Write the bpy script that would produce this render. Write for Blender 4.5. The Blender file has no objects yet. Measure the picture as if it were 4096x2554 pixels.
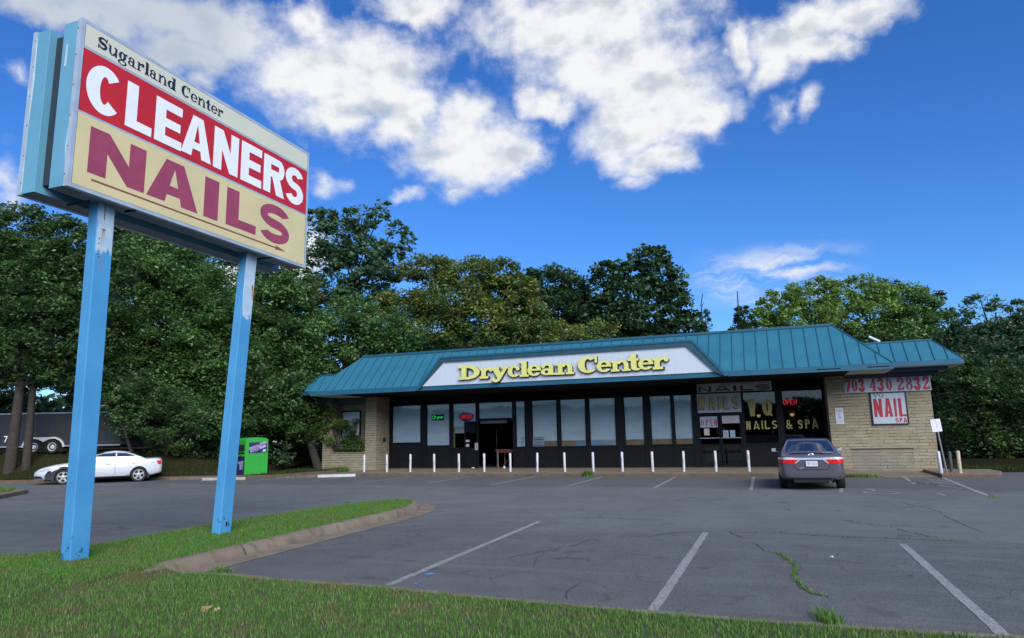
import bpy, bmesh, math, random
import numpy as np
from mathutils import Vector, Matrix

S = bpy.context.scene
COL = S.collection
R = math.radians

# ------------------------------------------------------------------ camera
CAM = Vector((19.508, -40.320, 1.7253))
YAW, PITCH, ROLL = 0.3557, 0.17, -0.0202
FPX = 2737.83 / 4096.0                      # focal length in image widths
cp, sp = math.cos(PITCH), math.sin(PITCH)
FWD = Vector((-math.sin(YAW) * cp, math.cos(YAW) * cp, sp))
_r0 = Vector((math.cos(YAW), math.sin(YAW), 0))
_u0 = _r0.cross(FWD)
RIGHT = _r0 * math.cos(ROLL) + _u0 * math.sin(ROLL)
UP = _u0 * math.cos(ROLL) - _r0 * math.sin(ROLL)
cam_d = bpy.data.cameras.new('camera')
cam_d.sensor_width = 36.0
cam_d.sensor_fit = 'HORIZONTAL'
cam_d.lens = FPX * 36.0
cam_d.clip_end = 4000
cam = bpy.data.objects.new('camera', cam_d)
COL.objects.link(cam)
M = Matrix((RIGHT, UP, -FWD)).transposed().to_4x4()
M.translation = CAM
cam.matrix_world = M
S.camera = cam

# ------------------------------------------------------------------ exposure, sun
S.view_settings.view_transform = 'Standard'
S.view_settings.look = 'None'
S.view_settings.exposure = 0.0
S.view_settings.gamma = 1.0
S.cycles.max_bounces = 6
S.cycles.transparent_max_bounces = 12
S.cycles.caustics_reflective = False
S.cycles.caustics_refractive = False
S.cycles.use_denoising = True
SUN_EL, SUN_AZ = R(32), R(138)              # azimuth clockwise from +Y
sd = bpy.data.lights.new('sun', 'SUN')
sd.energy = 4.4
sd.angle = R(44)                            # the sun stands behind a bright cloud
sd.color = (1.0, 0.97, 0.90)
sun = bpy.data.objects.new('sun', sd)
COL.objects.link(sun)
sdir = Vector((math.sin(SUN_AZ) * math.cos(SUN_EL), math.cos(SUN_AZ) * math.cos(SUN_EL), math.sin(SUN_EL)))
sun.rotation_euler = sdir.to_track_quat('Z', 'Y').to_euler()
sun.location = (0, -60, 60)

# ------------------------------------------------------------------ sky with cumulus clouds
CLOUDS = [(-0.533,0.537,0.167,0.035),(-0.441,0.533,0.088,0.039),(-0.477,0.501,0.069,0.027),(-0.454,0.470,0.022,0.023),(-0.633,0.515,0.062,0.018),(-0.286,0.501,0.116,0.066),(-0.334,0.488,0.065,0.037),(-0.211,0.503,0.102,0.070),(-0.260,0.455,0.062,0.025),(-0.307,0.564,0.037,0.030),(-0.140,0.477,0.045,0.033),(-0.152,0.442,0.051,0.031),(-0.062,0.416,0.097,0.049),(-0.074,0.450,0.059,0.043),(0.010,0.407,0.042,0.029),(-0.082,0.363,0.026,0.017),(-0.147,0.599,0.073,0.023),(0.122,0.576,0.191,0.057),(0.165,0.514,0.148,0.054),(0.214,0.471,0.113,0.063),(0.192,0.420,0.082,0.037),(0.280,0.438,0.055,0.030),(0.058,0.465,0.039,0.025),(0.227,0.388,0.049,0.020),(0.195,0.369,0.031,0.015),(0.264,0.378,0.021,0.017),(0.417,0.503,0.062,0.038),(0.398,0.481,0.042,0.023),(0.458,0.520,0.049,0.029),(0.518,0.517,0.066,0.024),(0.466,0.490,0.037,0.022),(0.354,0.516,0.024,0.031),(0.403,0.425,0.022,0.016),(0.443,0.425,0.019,0.015),(-0.661,0.308,0.020,0.034),(-0.665,0.437,0.017,0.014),(-0.276,0.364,0.027,0.016),(-0.149,0.349,0.022,0.012),(-0.314,0.260,0.052,0.047),(-0.527,0.263,0.029,0.021),(-0.391,0.226,0.033,0.023)]
W = bpy.data.worlds.new('World')
S.world = W
W.use_nodes = True
nt = W.node_tree
nt.nodes.clear()
def N(kind, **kw):
    n = nt.nodes.new(kind)
    for k, v in kw.items():
        setattr(n, k, v)
    return n
def lk(a, b): nt.links.new(a, b)
def math_(op, a, b=None, c=None, clamp=False):
    n = N('ShaderNodeMath', operation=op, use_clamp=clamp)
    for i, v in enumerate((a, b, c)):
        if v is None: continue
        if isinstance(v, (int, float)): n.inputs[i].default_value = v
        else: lk(v, n.inputs[i])
    return n.outputs[0]
def vmath(op, a, b=None):
    n = N('ShaderNodeVectorMath', operation=op)
    for i, v in enumerate((a, b)):
        if v is None: continue
        if isinstance(v, (tuple, list)): n.inputs[i].default_value = v
        else: lk(v, n.inputs[i])
    return n.outputs['Value'] if op in ('LENGTH', 'DOT_PRODUCT') else n.outputs[0]
def noise(vec, scale, detail, rough=.55):
    n = N('ShaderNodeTexNoise')
    n.inputs['Scale'].default_value = scale
    n.inputs['Detail'].default_value = detail
    n.inputs['Roughness'].default_value = rough
    lk(vec, n.inputs['Vector'])
    return n
def smooth(v, a, b):
    n = N('ShaderNodeMapRange', interpolation_type='SMOOTHSTEP')
    lk(v, n.inputs[0])
    n.inputs[1].default_value = a; n.inputs[2].default_value = b
    return n.outputs[0]
def mixc(f, a, b, blend='MIX'):
    n = N('ShaderNodeMix', data_type='RGBA', blend_type=blend)
    for i, v in ((0, f), (6, a), (7, b)):
        if isinstance(v, (int, float)): n.inputs[i].default_value = v
        elif isinstance(v, (tuple, list)): n.inputs[i].default_value = (*v, 1)
        else: lk(v, n.inputs[i])
    return n.outputs[2]
tc = N('ShaderNodeTexCoord').outputs['Generated']
sky = N('ShaderNodeTexSky', sky_type='NISHITA')
sky.sun_disc = False
sky.sun_elevation = SUN_EL
sky.sun_rotation = SUN_AZ
sky.air_density = 1.0
sky.dust_density = 0.3
sky.ozone_density = 2.0
hs = N('ShaderNodeHueSaturation')
hs.inputs['Saturation'].default_value = 1.25
hs.inputs['Value'].default_value = 1.0
lk(sky.outputs[0], hs.inputs['Color'])
sky_col = mixc(1.0, hs.outputs[0], (0.72, 1.10, 1.68), 'MULTIPLY')
sep = N('ShaderNodeSeparateXYZ'); lk(tc, sep.inputs[0])
BANK = -YAW                                 # heading of the cloud bank (az measured from it)
az = math_('ARCTAN2', vmath('DOT_PRODUCT', tc, (math.cos(YAW), math.sin(YAW), 0)), vmath('DOT_PRODUCT', tc, (-math.sin(YAW), math.cos(YAW), 0)))
el = math_('ARCSINE', sep.outputs[2])
cmb = N('ShaderNodeCombineXYZ'); lk(az, cmb.inputs[0]); lk(el, cmb.inputs[1])
uv = cmb.outputs[0]
w1 = vmath('SUBTRACT', noise(uv, 8, 2).outputs['Color'], (.5, .5, .5))
w2 = vmath('SUBTRACT', noise(uv, 30, 4, .55).outputs['Color'], (.5, .5, .5))
wuv = vmath('ADD', vmath('ADD', uv, vmath('MULTIPLY', w1, (.07, .055, 0))), vmath('MULTIPLY', w2, (.040, .034, 0)))
field = None
for (u, v, ru, rv) in CLOUDS:
    k = 1.16
    ln = vmath('LENGTH', vmath('MULTIPLY', vmath('SUBTRACT', wuv, (u, v, 0)), (1 / (ru * k), 1 / (rv * k), 0)))
    f = math_('SUBTRACT', 1.0, ln) if ru * rv > 7e-4 else math_('MULTIPLY', math_('SUBTRACT', 1.0, ln), .55)
    if ru * rv <= 7e-4: f = math_('SUBTRACT', f, .10)
    if field is None: field = f
    else: field = math_('SMOOTH_MAX', field, f, .16)
# other cumulus round the rest of the sky (seen only in glass and as light)
rest = math_('SUBTRACT', math_('MULTIPLY', noise(vmath('MULTIPLY', tc, (1, 1, 2.2)), 2.3, 7).outputs[0], 3.2), 1.62)
away = smooth(math_('ABSOLUTE', az), .80, 1.1)
high = smooth(el, .66, .8)
gate = math_('MAXIMUM', away, high)
rest = math_('SUBTRACT', rest, math_('MULTIPLY', math_('SUBTRACT', 1.0, gate), 3.0))
field = math_('MAXIMUM', field, rest)
def fbm(v): return math_('SUBTRACT', noise(vmath('MULTIPLY', v, (1, 1.3, 1)), 22, 9, .60).outputs[0], .5)
fine = fbm(uv)
dens = math_('ADD', field, math_('MULTIPLY', fine, 1.25))
alpha = smooth(dens, -.22, .70)
# wispy cirrus low over the trees
cir = math_('MULTIPLY', smooth(noise(vmath('ADD', vmath('MULTIPLY', wuv, (9, 46, 1)), (3.3, 1.7, 0)), 1.0, 6).outputs[0], .36, .72),
            math_('MULTIPLY', smooth(math_('SUBTRACT', .052, math_('ABSOLUTE', math_('SUBTRACT', el, .212))), 0, .05), smooth(math_('SUBTRACT', .14, math_('ABSOLUTE', math_('SUBTRACT', az, .37))), 0, .12)))
alpha = math_('MAXIMUM', alpha, math_('MULTIPLY', cir, 1.0))
# relief: denser towards the viewer's side, lit from above right
def puff(v): return math_('ADD', noise(vmath('MULTIPLY', v, (1, 1.5, 1)), 12, 5, .5).outputs[0], 0.0)
relief = math_('SUBTRACT', puff(uv), puff(vmath('ADD', uv, (.012, .022, 0))))
core = smooth(math_('ADD', field, math_('MULTIPLY', math_('SUBTRACT', puff(uv), .5), 1.1)), 0.20, 1.6)
lit = smooth(math_('SUBTRACT', math_('MULTIPLY', relief, 4.6), math_('MULTIPLY', math_('SUBTRACT', core, .5), 1.0)), -.80, .50)
cl = mixc(lit, (5.6, 6.2, 7.1), (9.2, 9.3, 9.5))
left = smooth(math_('MULTIPLY', az, -1), .33, .45)
cl = mixc(math_('MULTIPLY', math_('MULTIPLY', left, .75), smooth(el, .42, .5)), cl, (4.6, 5.3, 6.5))
col = mixc(alpha, sky_col, cl)
bg = N('ShaderNodeBackground')
bg.inputs['Strength'].default_value = 0.1
lk(col, bg.inputs['Color'])
out = N('ShaderNodeOutputWorld')
lk(bg.outputs[0], out.inputs['Surface'])
W.cycles.sampling_method = 'MANUAL'
W.cycles.sample_map_resolution = 512

# ------------------------------------------------------------------ helpers
OFF = {}
def tag(o, label=None, cat=None, group=None, kind=None):
    if label: o['label'] = label
    if cat: o['category'] = cat
    if group: o['group'] = group
    if kind: o['kind'] = kind
    return o
def thing(name, label, cat, loc, group=None, rz=0.0):
    o = bpy.data.objects.new(name, None)
    o.empty_display_size = .3
    COL.objects.link(o)
    o.location = loc
    o.rotation_euler = (0, 0, rz)
    OFF[o.name] = Vector(loc)
    return tag(o, label, cat, group)
def gz(x, y): return -0.0006 * x - 0.0019 * y

class MB:
    """collects faces; build() links them as one mesh object"""
    def __init__(s): s.v, s.f, s.m = [], [], []
    def add(s, vs, fs, mi=0):
        b = len(s.v)
        s.v += [tuple(v) for v in vs]
        for f in fs:
            s.f.append([b + i for i in f]); s.m.append(mi)
        return s
    def box(s, x0, y0, z0, x1, y1, z1, mi=0):
        return s.add([(x0,y0,z0),(x1,y0,z0),(x1,y1,z0),(x0,y1,z0),(x0,y0,z1),(x1,y0,z1),(x1,y1,z1),(x0,y1,z1)],
                     [(0,3,2,1),(4,5,6,7),(0,1,5,4),(1,2,6,5),(2,3,7,6),(3,0,4,7)], mi)
    def poly(s, pts, mi=0): return s.add(pts, [list(range(len(pts)))], mi)
    def prism(s, pts, d, mi=0, side=None):
        """pts: planar loop (3D), extruded by vector d"""
        n = len(pts); d = Vector(d)
        a = [Vector(p) for p in pts]; b = [p + d for p in a]
        s.add(a + b, [list(range(n - 1, -1, -1))], mi) if False else None
        base = len(s.v)
        s.v += [tuple(p) for p in a + b]
        s.f.append([base + i for i in range(n)]); s.m.append(mi)
        s.f.append([base + n + i for i in range(n - 1, -1, -1)]); s.m.append(mi)
        for i in range(n):
            j = (i + 1) % n
            s.f.append([base + i, base + n + i, base + n + j, base + j]); s.m.append(mi if side is None else side)
        return s
    def tube(s, pts, rad, n=10, mi=0, caps=True):
        pts = [Vector(p) for p in pts]
        rads = rad if isinstance(rad, (list, tuple)) else [rad] * len(pts)
        rings = []
        for i, p in enumerate(pts):
            t = (pts[min(i + 1, len(pts) - 1)] - pts[max(i - 1, 0)]).normalized()
            a = Vector((0, 0, 1)) if abs(t.z) < .9 else Vector((1, 0, 0))
            u = t.cross(a).normalized(); w = t.cross(u)
            rings.append([p + (u * math.cos(2*math.pi*k/n) + w * math.sin(2*math.pi*k/n)) * rads[i] for k in range(n)])
        base = len(s.v)
        for r in rings: s.v += [tuple(q) for q in r]
        for i in range(len(rings) - 1):
            for k in range(n):
                k2 = (k + 1) % n
                s.f.append([base+i*n+k, base+i*n+k2, base+(i+1)*n+k2, base+(i+1)*n+k]); s.m.append(mi)
        if caps:
            s.f.append([base + k for k in range(n - 1, -1, -1)]); s.m.append(mi)
            s.f.append([base + (len(rings)-1)*n + k for k in range(n)]); s.m.append(mi)
        return s
    def lathe(s, prof, c, axis, n=24, mi=0):
        """prof: (radius, along-axis) pairs"""
        axis = Vector(axis).normalized(); c = Vector(c)
        a = Vector((0, 0, 1)) if abs(axis.z) < .9 else Vector((1, 0, 0))
        u = axis.cross(a).normalized(); w = axis.cross(u)
        base = len(s.v)
        for r, h in prof:
            for k in range(n):
                t = 2 * math.pi * k / n
                s.v.append(tuple(c + axis * h + (u * math.cos(t) + w * math.sin(t)) * r))
        for i in range(len(prof) - 1):
            for k in range(n):
                k2 = (k + 1) % n
                s.f.append([base+i*n+k, base+i*n+k2, base+(i+1)*n+k2, base+(i+1)*n+k]); s.m.append(mi)
        return s
    def build(s, name, mats, parent=None, local=False, smooth=None, bevel=0, seg=2, fix=True):
        me = bpy.data.meshes.new(name)
        off = Vector((0, 0, 0))
        if parent is not None and not local: off = OFF.get(parent.name, off)
        me.from_pydata([(v[0]-off.x, v[1]-off.y, v[2]-off.z) for v in s.v], [], s.f)
        mats = mats if isinstance(mats, (list, tuple)) else [mats]
        for m in mats: me.materials.append(m)
        me.polygons.foreach_set('material_index', s.m)
        if fix:
            bm = bmesh.new(); bm.from_mesh(me)
            bmesh.ops.recalc_face_normals(bm, faces=bm.faces)
            bm.to_mesh(me); bm.free()
        if smooth is not None:
            me.polygons.foreach_set('use_smooth', [True] * len(me.polygons))
            me.set_sharp_from_angle(angle=R(smooth))
        me.update()
        o = bpy.data.objects.new(name, me)
        COL.objects.link(o)
        if parent is not None:
            o.parent = parent
            OFF[o.name] = off
        if bevel:
            b = o.modifiers.new('bevel', 'BEVEL')
            b.width = bevel; b.segments = seg; b.limit_method = 'ANGLE'; b.angle_limit = R(40)
        return o

# ------------------------------------------------------------------ materials
def new_mat(name):
    m = bpy.data.materials.new(name); m.use_nodes = True
    n = m.node_tree; b = n.nodes['Principled BSDF']
    return m, n, b
def mat(name, c, rough=.6, metal=0.0, var=.12, scale=3.0, bump=0.0, bscale=60.0, spec=.5, coat=0.0, c2=None):
    m, n, b = new_mat(name)
    b.inputs['Roughness'].default_value = rough
    b.inputs['Metallic'].default_value = metal
    b.inputs['Specular IOR Level'].default_value = spec
    b.inputs['Coat Weight'].default_value = coat
    tcn = n.nodes.new('ShaderNodeTexCoord')
    nz = n.nodes.new('ShaderNodeTexNoise'); nz.inputs['Scale'].default_value = scale; nz.inputs['Detail'].default_value = 6
    n.links.new(tcn.outputs['Object'], nz.inputs['Vector'])
    mr = n.nodes.new('ShaderNodeMapRange'); mr.inputs[1].default_value = .3; mr.inputs[2].default_value = .7
    n.links.new(nz.outputs[0], mr.inputs[0])
    mx = n.nodes.new('ShaderNodeMix'); mx.data_type = 'RGBA'
    lo = c2 if c2 else tuple(x * (1 - var) for x in c)
    hi = c if c2 else tuple(min(1, x * (1 + var)) for x in c)
    mx.inputs[6].default_value = (*lo, 1); mx.inputs[7].default_value = (*hi, 1)
    n.links.new(mr.outputs[0], mx.inputs[0])
    n.links.new(mx.outputs[2], b.inputs['Base Color'])
    if bump:
        n2 = n.nodes.new('ShaderNodeTexNoise'); n2.inputs['Scale'].default_value = bscale; n2.inputs['Detail'].default_value = 4
        n.links.new(tcn.outputs['Object'], n2.inputs['Vector'])
        bp = n.nodes.new('ShaderNodeBump'); bp.inputs['Strength'].default_value = bump; bp.inputs['Distance'].default_value = .02
        n.links.new(n2.outputs[0], bp.inputs['Height']); n.links.new(bp.outputs[0], b.inputs['Normal'])
    return m
def glow(name, c, strength):
    m, n, b = new_mat(name)
    b.inputs['Base Color'].default_value = (*[x * .5 for x in c], 1)
    b.inputs['Emission Color'].default_value = (*c, 1)
    b.inputs['Emission Strength'].default_value = strength
    return m
def glass(name, tint=(.9, .95, .97), rough=.02, fac=None):
    """thin window glass: clear with a Fresnel reflection"""
    m, n, b = new_mat(name)
    n.nodes.remove(b)
    o = n.nodes['Material Output']
    tr = n.nodes.new('ShaderNodeBsdfTransparent'); tr.inputs[0].default_value = (*tint, 1)
    gl = n.nodes.new('ShaderNodeBsdfGlossy'); gl.inputs['Roughness'].default_value = rough
    fr = n.nodes.new('ShaderNodeFresnel'); fr.inputs['IOR'].default_value = 1.75 if fac is None else fac
    mx = n.nodes.new('ShaderNodeMixShader')
    n.links.new(fr.outputs[0], mx.inputs[0]); n.links.new(tr.outputs[0], mx.inputs[1]); n.links.new(gl.outputs[0], mx.inputs[2])
    n.links.new(mx.outputs[0], o.inputs[0])
    return m
# ------------------------------------------------------------------ ground
def node(n, kind, **kw):
    x = n.nodes.new(kind)
    for k, v in kw.items(): setattr(x, k, v)
    return x
def nmix(n, f, a, b, blend='MIX'):
    x = node(n, 'ShaderNodeMix', data_type='RGBA', blend_type=blend)
    for i, v in ((0, f), (6, a), (7, b)):
        if isinstance(v, (int, float)): x.inputs[i].default_value = v
        elif isinstance(v, tuple): x.inputs[i].default_value = (*v, 1)
        else: n.links.new(v, x.inputs[i])
    return x.outputs[2]
def nrange(n, v, a, b, c=0.0, d=1.0):
    x = node(n, 'ShaderNodeMapRange', interpolation_type='SMOOTHSTEP')
    n.links.new(v, x.inputs[0])
    for i, q in enumerate((a, b, c, d)): x.inputs[i + 1].default_value = q
    return x.outputs[0]
def nnoise(n, vec, scale, detail=5, rough=.55):
    x = node(n, 'ShaderNodeTexNoise')
    x.inputs['Scale'].default_value = scale; x.inputs['Detail'].default_value = detail; x.inputs['Roughness'].default_value = rough
    n.links.new(vec, x.inputs['Vector'])
    return x.outputs[0]
def pos(n): return node(n, 'ShaderNodeNewGeometry').outputs['Position']
def nmap(n, vec, sc):
    x = node(n, 'ShaderNodeVectorMath', operation='MULTIPLY'); n.links.new(vec, x.inputs[0]); x.inputs[1].default_value = sc
    return x.outputs[0]
def nbump(n, b, h, strength, dist):
    x = node(n, 'ShaderNodeBump'); x.inputs['Strength'].default_value = strength; x.inputs['Distance'].default_value = dist
    n.links.new(h, x.inputs['Height']); n.links.new(x.outputs[0], b.inputs['Normal'])

def asphalt_mat():
    m, n, b = new_mat('asphalt')
    P = pos(n)
    sp_ = node(n, 'ShaderNodeSeparateXYZ'); n.links.new(P, sp_.inputs[0])
    wob = nnoise(n, P, .35, 4)
    yw = node(n, 'ShaderNodeMath', operation='MULTIPLY_ADD'); n.links.new(wob, yw.inputs[0]); yw.inputs[1].default_value = 3.0
    n.links.new(sp_.outputs[1], yw.inputs[2])
    fresh = nrange(n, yw.outputs[0], -25.6, -27.2)              # darker sealed bays in front
    bays = nrange(n, yw.outputs[0], -16.6, -15.6)               # and along the shop walk
    c = nmix(n, nrange(n, nnoise(n, P, .8, 6), .3, .7), (.130, .142, .142), (.166, .178, .176))
    c = nmix(n, fresh, c, nmix(n, nrange(n, nnoise(n, P, 1.3, 6), .3, .72), (.096, .104, .105), (.132, .142, .142)))
    c = nmix(n, bays, c, (.106, .114, .113))
    streak = nnoise(n, nmap(n, P, (.25, 2.2, 1)), 1.0, 5)
    c = nmix(n, nrange(n, streak, .52, .75, 0, .35), c, (.075, .076, .078))
    spk = nnoise(n, P, 55, 2, .7)
    c = nmix(n, nrange(n, spk, .35, .68, .0, 1.0), nmix(n, .45, c, (.035, .036, .038)), nmix(n, .16, c, (.34, .34, .33)))
    patch = node(n, 'ShaderNodeTexVoronoi'); patch.inputs['Scale'].default_value = .22; n.links.new(nmap(n, P, (1, .7, 1)), patch.inputs['Vector'])
    pr_ = node(n, 'ShaderNodeSeparateXYZ'); n.links.new(patch.outputs['Color'], pr_.inputs[0])
    c = nmix(n, nrange(n, pr_.outputs[0], .55, .95, 0, .22), c, (.07, .073, .075))
    tracks = nnoise(n, nmap(n, P, (.12, 3.2, 1)), 1.0, 3)
    c = nmix(n, nrange(n, tracks, .55, .7, 0, .16), c, (.22, .225, .22))
    veins = node(n, 'ShaderNodeTexVoronoi', feature='DISTANCE_TO_EDGE'); veins.inputs['Scale'].default_value = .75
    wv_ = node(n, 'ShaderNodeTexNoise'); wv_.inputs['Scale'].default_value = 1.6; wv_.inputs['Detail'].default_value = 5; n.links.new(P, wv_.inputs['Vector'])
    av_ = node(n, 'ShaderNodeVectorMath', operation='ADD'); n.links.new(P, av_.inputs[0]); n.links.new(nmap(n, wv_.outputs['Color'], (.9, .9, 0)), av_.inputs[1]); n.links.new(av_.outputs[0], veins.inputs['Vector'])
    hair = nrange(n, veins.outputs['Distance'], .011, .002); gate_ = nrange(n, nnoise(n, P, .35, 3), .50, .60)
    hm = node(n, 'ShaderNodeMath', operation='MULTIPLY'); n.links.new(hair, hm.inputs[0]); n.links.new(gate_, hm.inputs[1])
    hm2 = node(n, 'ShaderNodeMath', operation='MULTIPLY'); n.links.new(hm.outputs[0], hm2.inputs[0]); hm2.inputs[1].default_value = .55
    c = nmix(n, hm2.outputs[0], c, (.03, .03, .03))
    oil = nnoise(n, P, 1.7, 3)
    c = nmix(n, nrange(n, oil, .60, .72, 0, .45), c, (.04, .04, .042))
    n.links.new(c, b.inputs['Base Color'])
    b.inputs['Roughness'].default_value = .85
    b.inputs['Specular IOR Level'].default_value = .35
    nbump(n, b, nnoise(n, P, 90, 3, .7), .55, .012)
    return m
M_ASPH = asphalt_mat()

def sheet(name, xs, ys, m, dz=0.0, zf=gz, kind='structure'):
    mb = MB()
    nx, ny = len(xs), len(ys)
    mb.v = [(x, y, zf(x, y) + dz) for y in ys for x in xs]
    for j in range(ny - 1):
        for i in range(nx - 1):
            mb.f.append([j*nx+i, j*nx+i+1, (j+1)*nx+i+1, (j+1)*nx+i]); mb.m.append(0)
    o = mb.build(name, m, fix=False)
    return tag(o, kind=kind)
def lot_z(x, y):
    # the lot is almost flat; level it off far away
    return gz(max(-60, min(80, x)), max(-60, min(30, y))) - (0 if abs(x) < 90 and -80 < y < 60 else .15)
tag(sheet('parking_lot', [-900, -300, -90, -40, -10, 0, 10, 20, 30, 45, 90, 300, 900], [-900, -300, -80, -45, -34, -20, -10, 0, 20, 60, 300, 900], M_ASPH, 0, lot_z),
    'worn grey asphalt parking lot in front of the shops', None)

M_PAINT = None
def paint_mat():
    m, n, b = new_mat('worn_line_paint')
    P = pos(n)
    c = nmix(n, nrange(n, nnoise(n, P, 9, 6, .65), .3, .7), (.24, .24, .235), (.36, .36, .35))
    c = nmix(n, nrange(n, nnoise(n, P, 40, 4, .7), .47, .60), c, (.13, .135, .135))
    n.links.new(c, b.inputs['Base Color']); b.inputs['Roughness'].default_value = .75
    return m
M_PAINT = paint_mat()
def strip(mb, pts, w, dz=.004, jag=0.0, rng=random.Random(4)):
    """flat ribbon along a polyline on the lot"""
    P = [Vector((x, y)) for x, y in pts]
    L, Rr = [], []
    for i, p in enumerate(P):
        t = (P[min(i+1, len(P)-1)] - P[max(i-1, 0)]).normalized(); q = Vector((-t.y, t.x))
        ww = (w[i] if isinstance(w, (list, tuple)) else w) * .5
        a = p + q * ww * (1 + rng.uniform(-jag, jag)); c = p - q * ww * (1 + rng.uniform(-jag, jag))
        L.append((a.x, a.y, gz(a.x, a.y) + dz)); Rr.append((c.x, c.y, gz(c.x, c.y) + dz))
    for i in range(len(P) - 1): mb.poly([Rr[i], Rr[i+1], L[i+1], L[i]])
def resample(pts, step):
    out = []
    for (x0, y0), (x1, y1) in zip(pts, pts[1:]):
        k = max(1, int(math.hypot(x1-x0, y1-y0) / step))
        for i in range(k): out.append((x0 + (x1-x0)*i/k, y0 + (y1-y0)*i/k))
    return out + [pts[-1]]
def line(a, b, w=.105, jag=.12):
    mb = MB(); strip(mb, resample([a, b], .12), w, .004, jag)
    return tag(mb.build('parking_line', M_PAINT, fix=False), kind='structure')
for a, b in [((15.02, -26.9), (15.20, -33.03)), ((18.31, -27.8), (18.30, -33.38)), ((21.18, -28.45), (21.14, -33.5)),
             ((.97, -11.95), (.97, -15.4)), ((4.0, -11.95), (3.96, -16.6)), ((6.92, -11.95), (6.93, -16.2)), ((9.87, -11.95), (9.86, -17.0)),
             ((12.82, -11.95), (12.84, -17.2)), ((15.77, -11.95), (15.86, -17.9)), ((18.70, -11.95), (18.79, -18.5)), ((21.72, -12.4), (21.15, -19.0)),
             ((-2.0, -13.7), (-2.0, -17.0))]:
    line(a, b)
for a, b in [((23.82, -11.6), (23.56, -15.3)), ((24.93, -12.3), (24.43, -19.8))]: line(a, b, .12, .2)
for a, b in [((23.85, -11.75), (24.72, -14.3)), ((23.72, -14.3), (24.40, -17.2)), ((24.1, -14.1), (24.6, -15.6)), ((23.44, -19.0), (23.50, -19.7))]: line(a, b, .08, .3)
def handicap():
    mb = MB()
    cx, cy = 22.15, -18.55
    ring = [(cx + .42*math.cos(t), cy - .35 + .42*math.sin(t)) for t in np.linspace(R(120), R(390), 14)]
    strip(mb, ring, .09)
    strip(mb, [(cx - .12, cy + .62), (cx - .1, cy + .05), (cx + .3, cy + .02), (cx + .5, cy - .5), (cx + .68, cy - .42)], .1)
    strip(mb, [(cx - .1, cy + .3), (cx + .2, cy + .3)], .08, .0045)
    mb.poly([(cx - .12 + .13*math.cos(t), cy + .8 + .16*math.sin(t), gz(cx, cy) + .004) for t in np.linspace(0, 2*math.pi, 12, endpoint=False)])
    tag(mb.build('wheelchair_marking', M_PAINT, fix=False), 'faded white wheelchair symbol painted on the asphalt', None, kind='structure')
handicap()
# blue survey mark and cracks
M_BLUE = mat('blue_mark', (.10, .20, .36), .8, var=.3, scale=12)
mb = MB(); strip(mb, [(15.33, -32.35), (15.40, -32.24)], .10, jag=.4); strip(mb, [(15.47, -32.6), (15.45, -32.85), (15.6, -32.97), (15.78, -33.1)], .022, jag=.5)
tag(mb.build('survey_mark', M_BLUE, fix=False), kind='structure')
M_CRACK = mat('crack_dirt', (.075, .066, .045), .95, c2=(.03, .03, .028), scale=4)
CRACKS = [[(15.9,-31.0),(16.52,-29.68),(16.6,-28.97),(17.02,-28.61),(17.45,-28.45),(17.62,-28.14),(18.04,-27.77),(18.46,-27.63),(18.58,-27.62),(19.18,-27.68),(19.5,-27.61),(20.04,-27.76),(20.44,-27.88),(20.89,-27.84),(21.47,-27.9),(21.94,-27.99),(22.75,-28.02),(24.5,-28.3)],
 [(18.67,-27.6),(19.0,-28.41),(19.14,-28.87),(19.26,-29.55),(19.46,-29.74),(19.57,-30.24),(19.66,-30.75),(19.61,-31.24),(19.66,-31.86),(19.78,-32.2),(19.91,-32.33),(20.05,-32.6)],
 [(20.61,-25.52),(21.16,-26.32),(21.3,-26.42),(21.54,-27.2),(21.67,-27.49),(21.94,-27.99)],
 [(22.12,-21.63),(22.25,-22.07),(22.47,-22.86),(22.58,-23.6),(22.5,-24.78),(22.52,-25.64),(22.6,-26.85)],
 [(22.52,-21.34),(23.2,-20.9),(23.63,-20.59),(23.98,-20.39),(24.6,-20.9)],
 [(11.53,-24.76),(12.08,-24.1),(12.41,-23.56),(13.3,-22.49),(15.0,-22.12)],
 [(16.24,-30.3),(16.33,-31.0),(16.5,-31.65)], [(17.3,-32.26),(17.3,-32.76),(17.39,-33.1)],
 [(19.6,-23.4),(19.75,-23.9),(20.1,-24.0)], [(23.6,-14.2),(23.75,-15.2),(24.1,-16.2),(24.0,-17.0)], [(21.4,-16.9),(22.6,-17.1),(23.4,-17.0)]]
rc = random.Random(9)
mb = MB()
for c in CRACKS:
    pts = [(x + rc.uniform(-.02, .02), y + rc.uniform(-.03, .03)) for x, y in resample(c, .14)]
    i = 0
    while i < len(pts) - 3:
        k = rc.randint(3, 9)
        seg = pts[i:i + k]
        if len(seg) > 2: strip(mb, seg, [rc.uniform(.004, .022) for _ in seg], .005, .3)
        i += k - 1 + rc.choice((0, 0, 1, 2, 3))
tag(mb.build('asphalt_crack', M_CRACK, fix=False), kind='structure')

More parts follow.
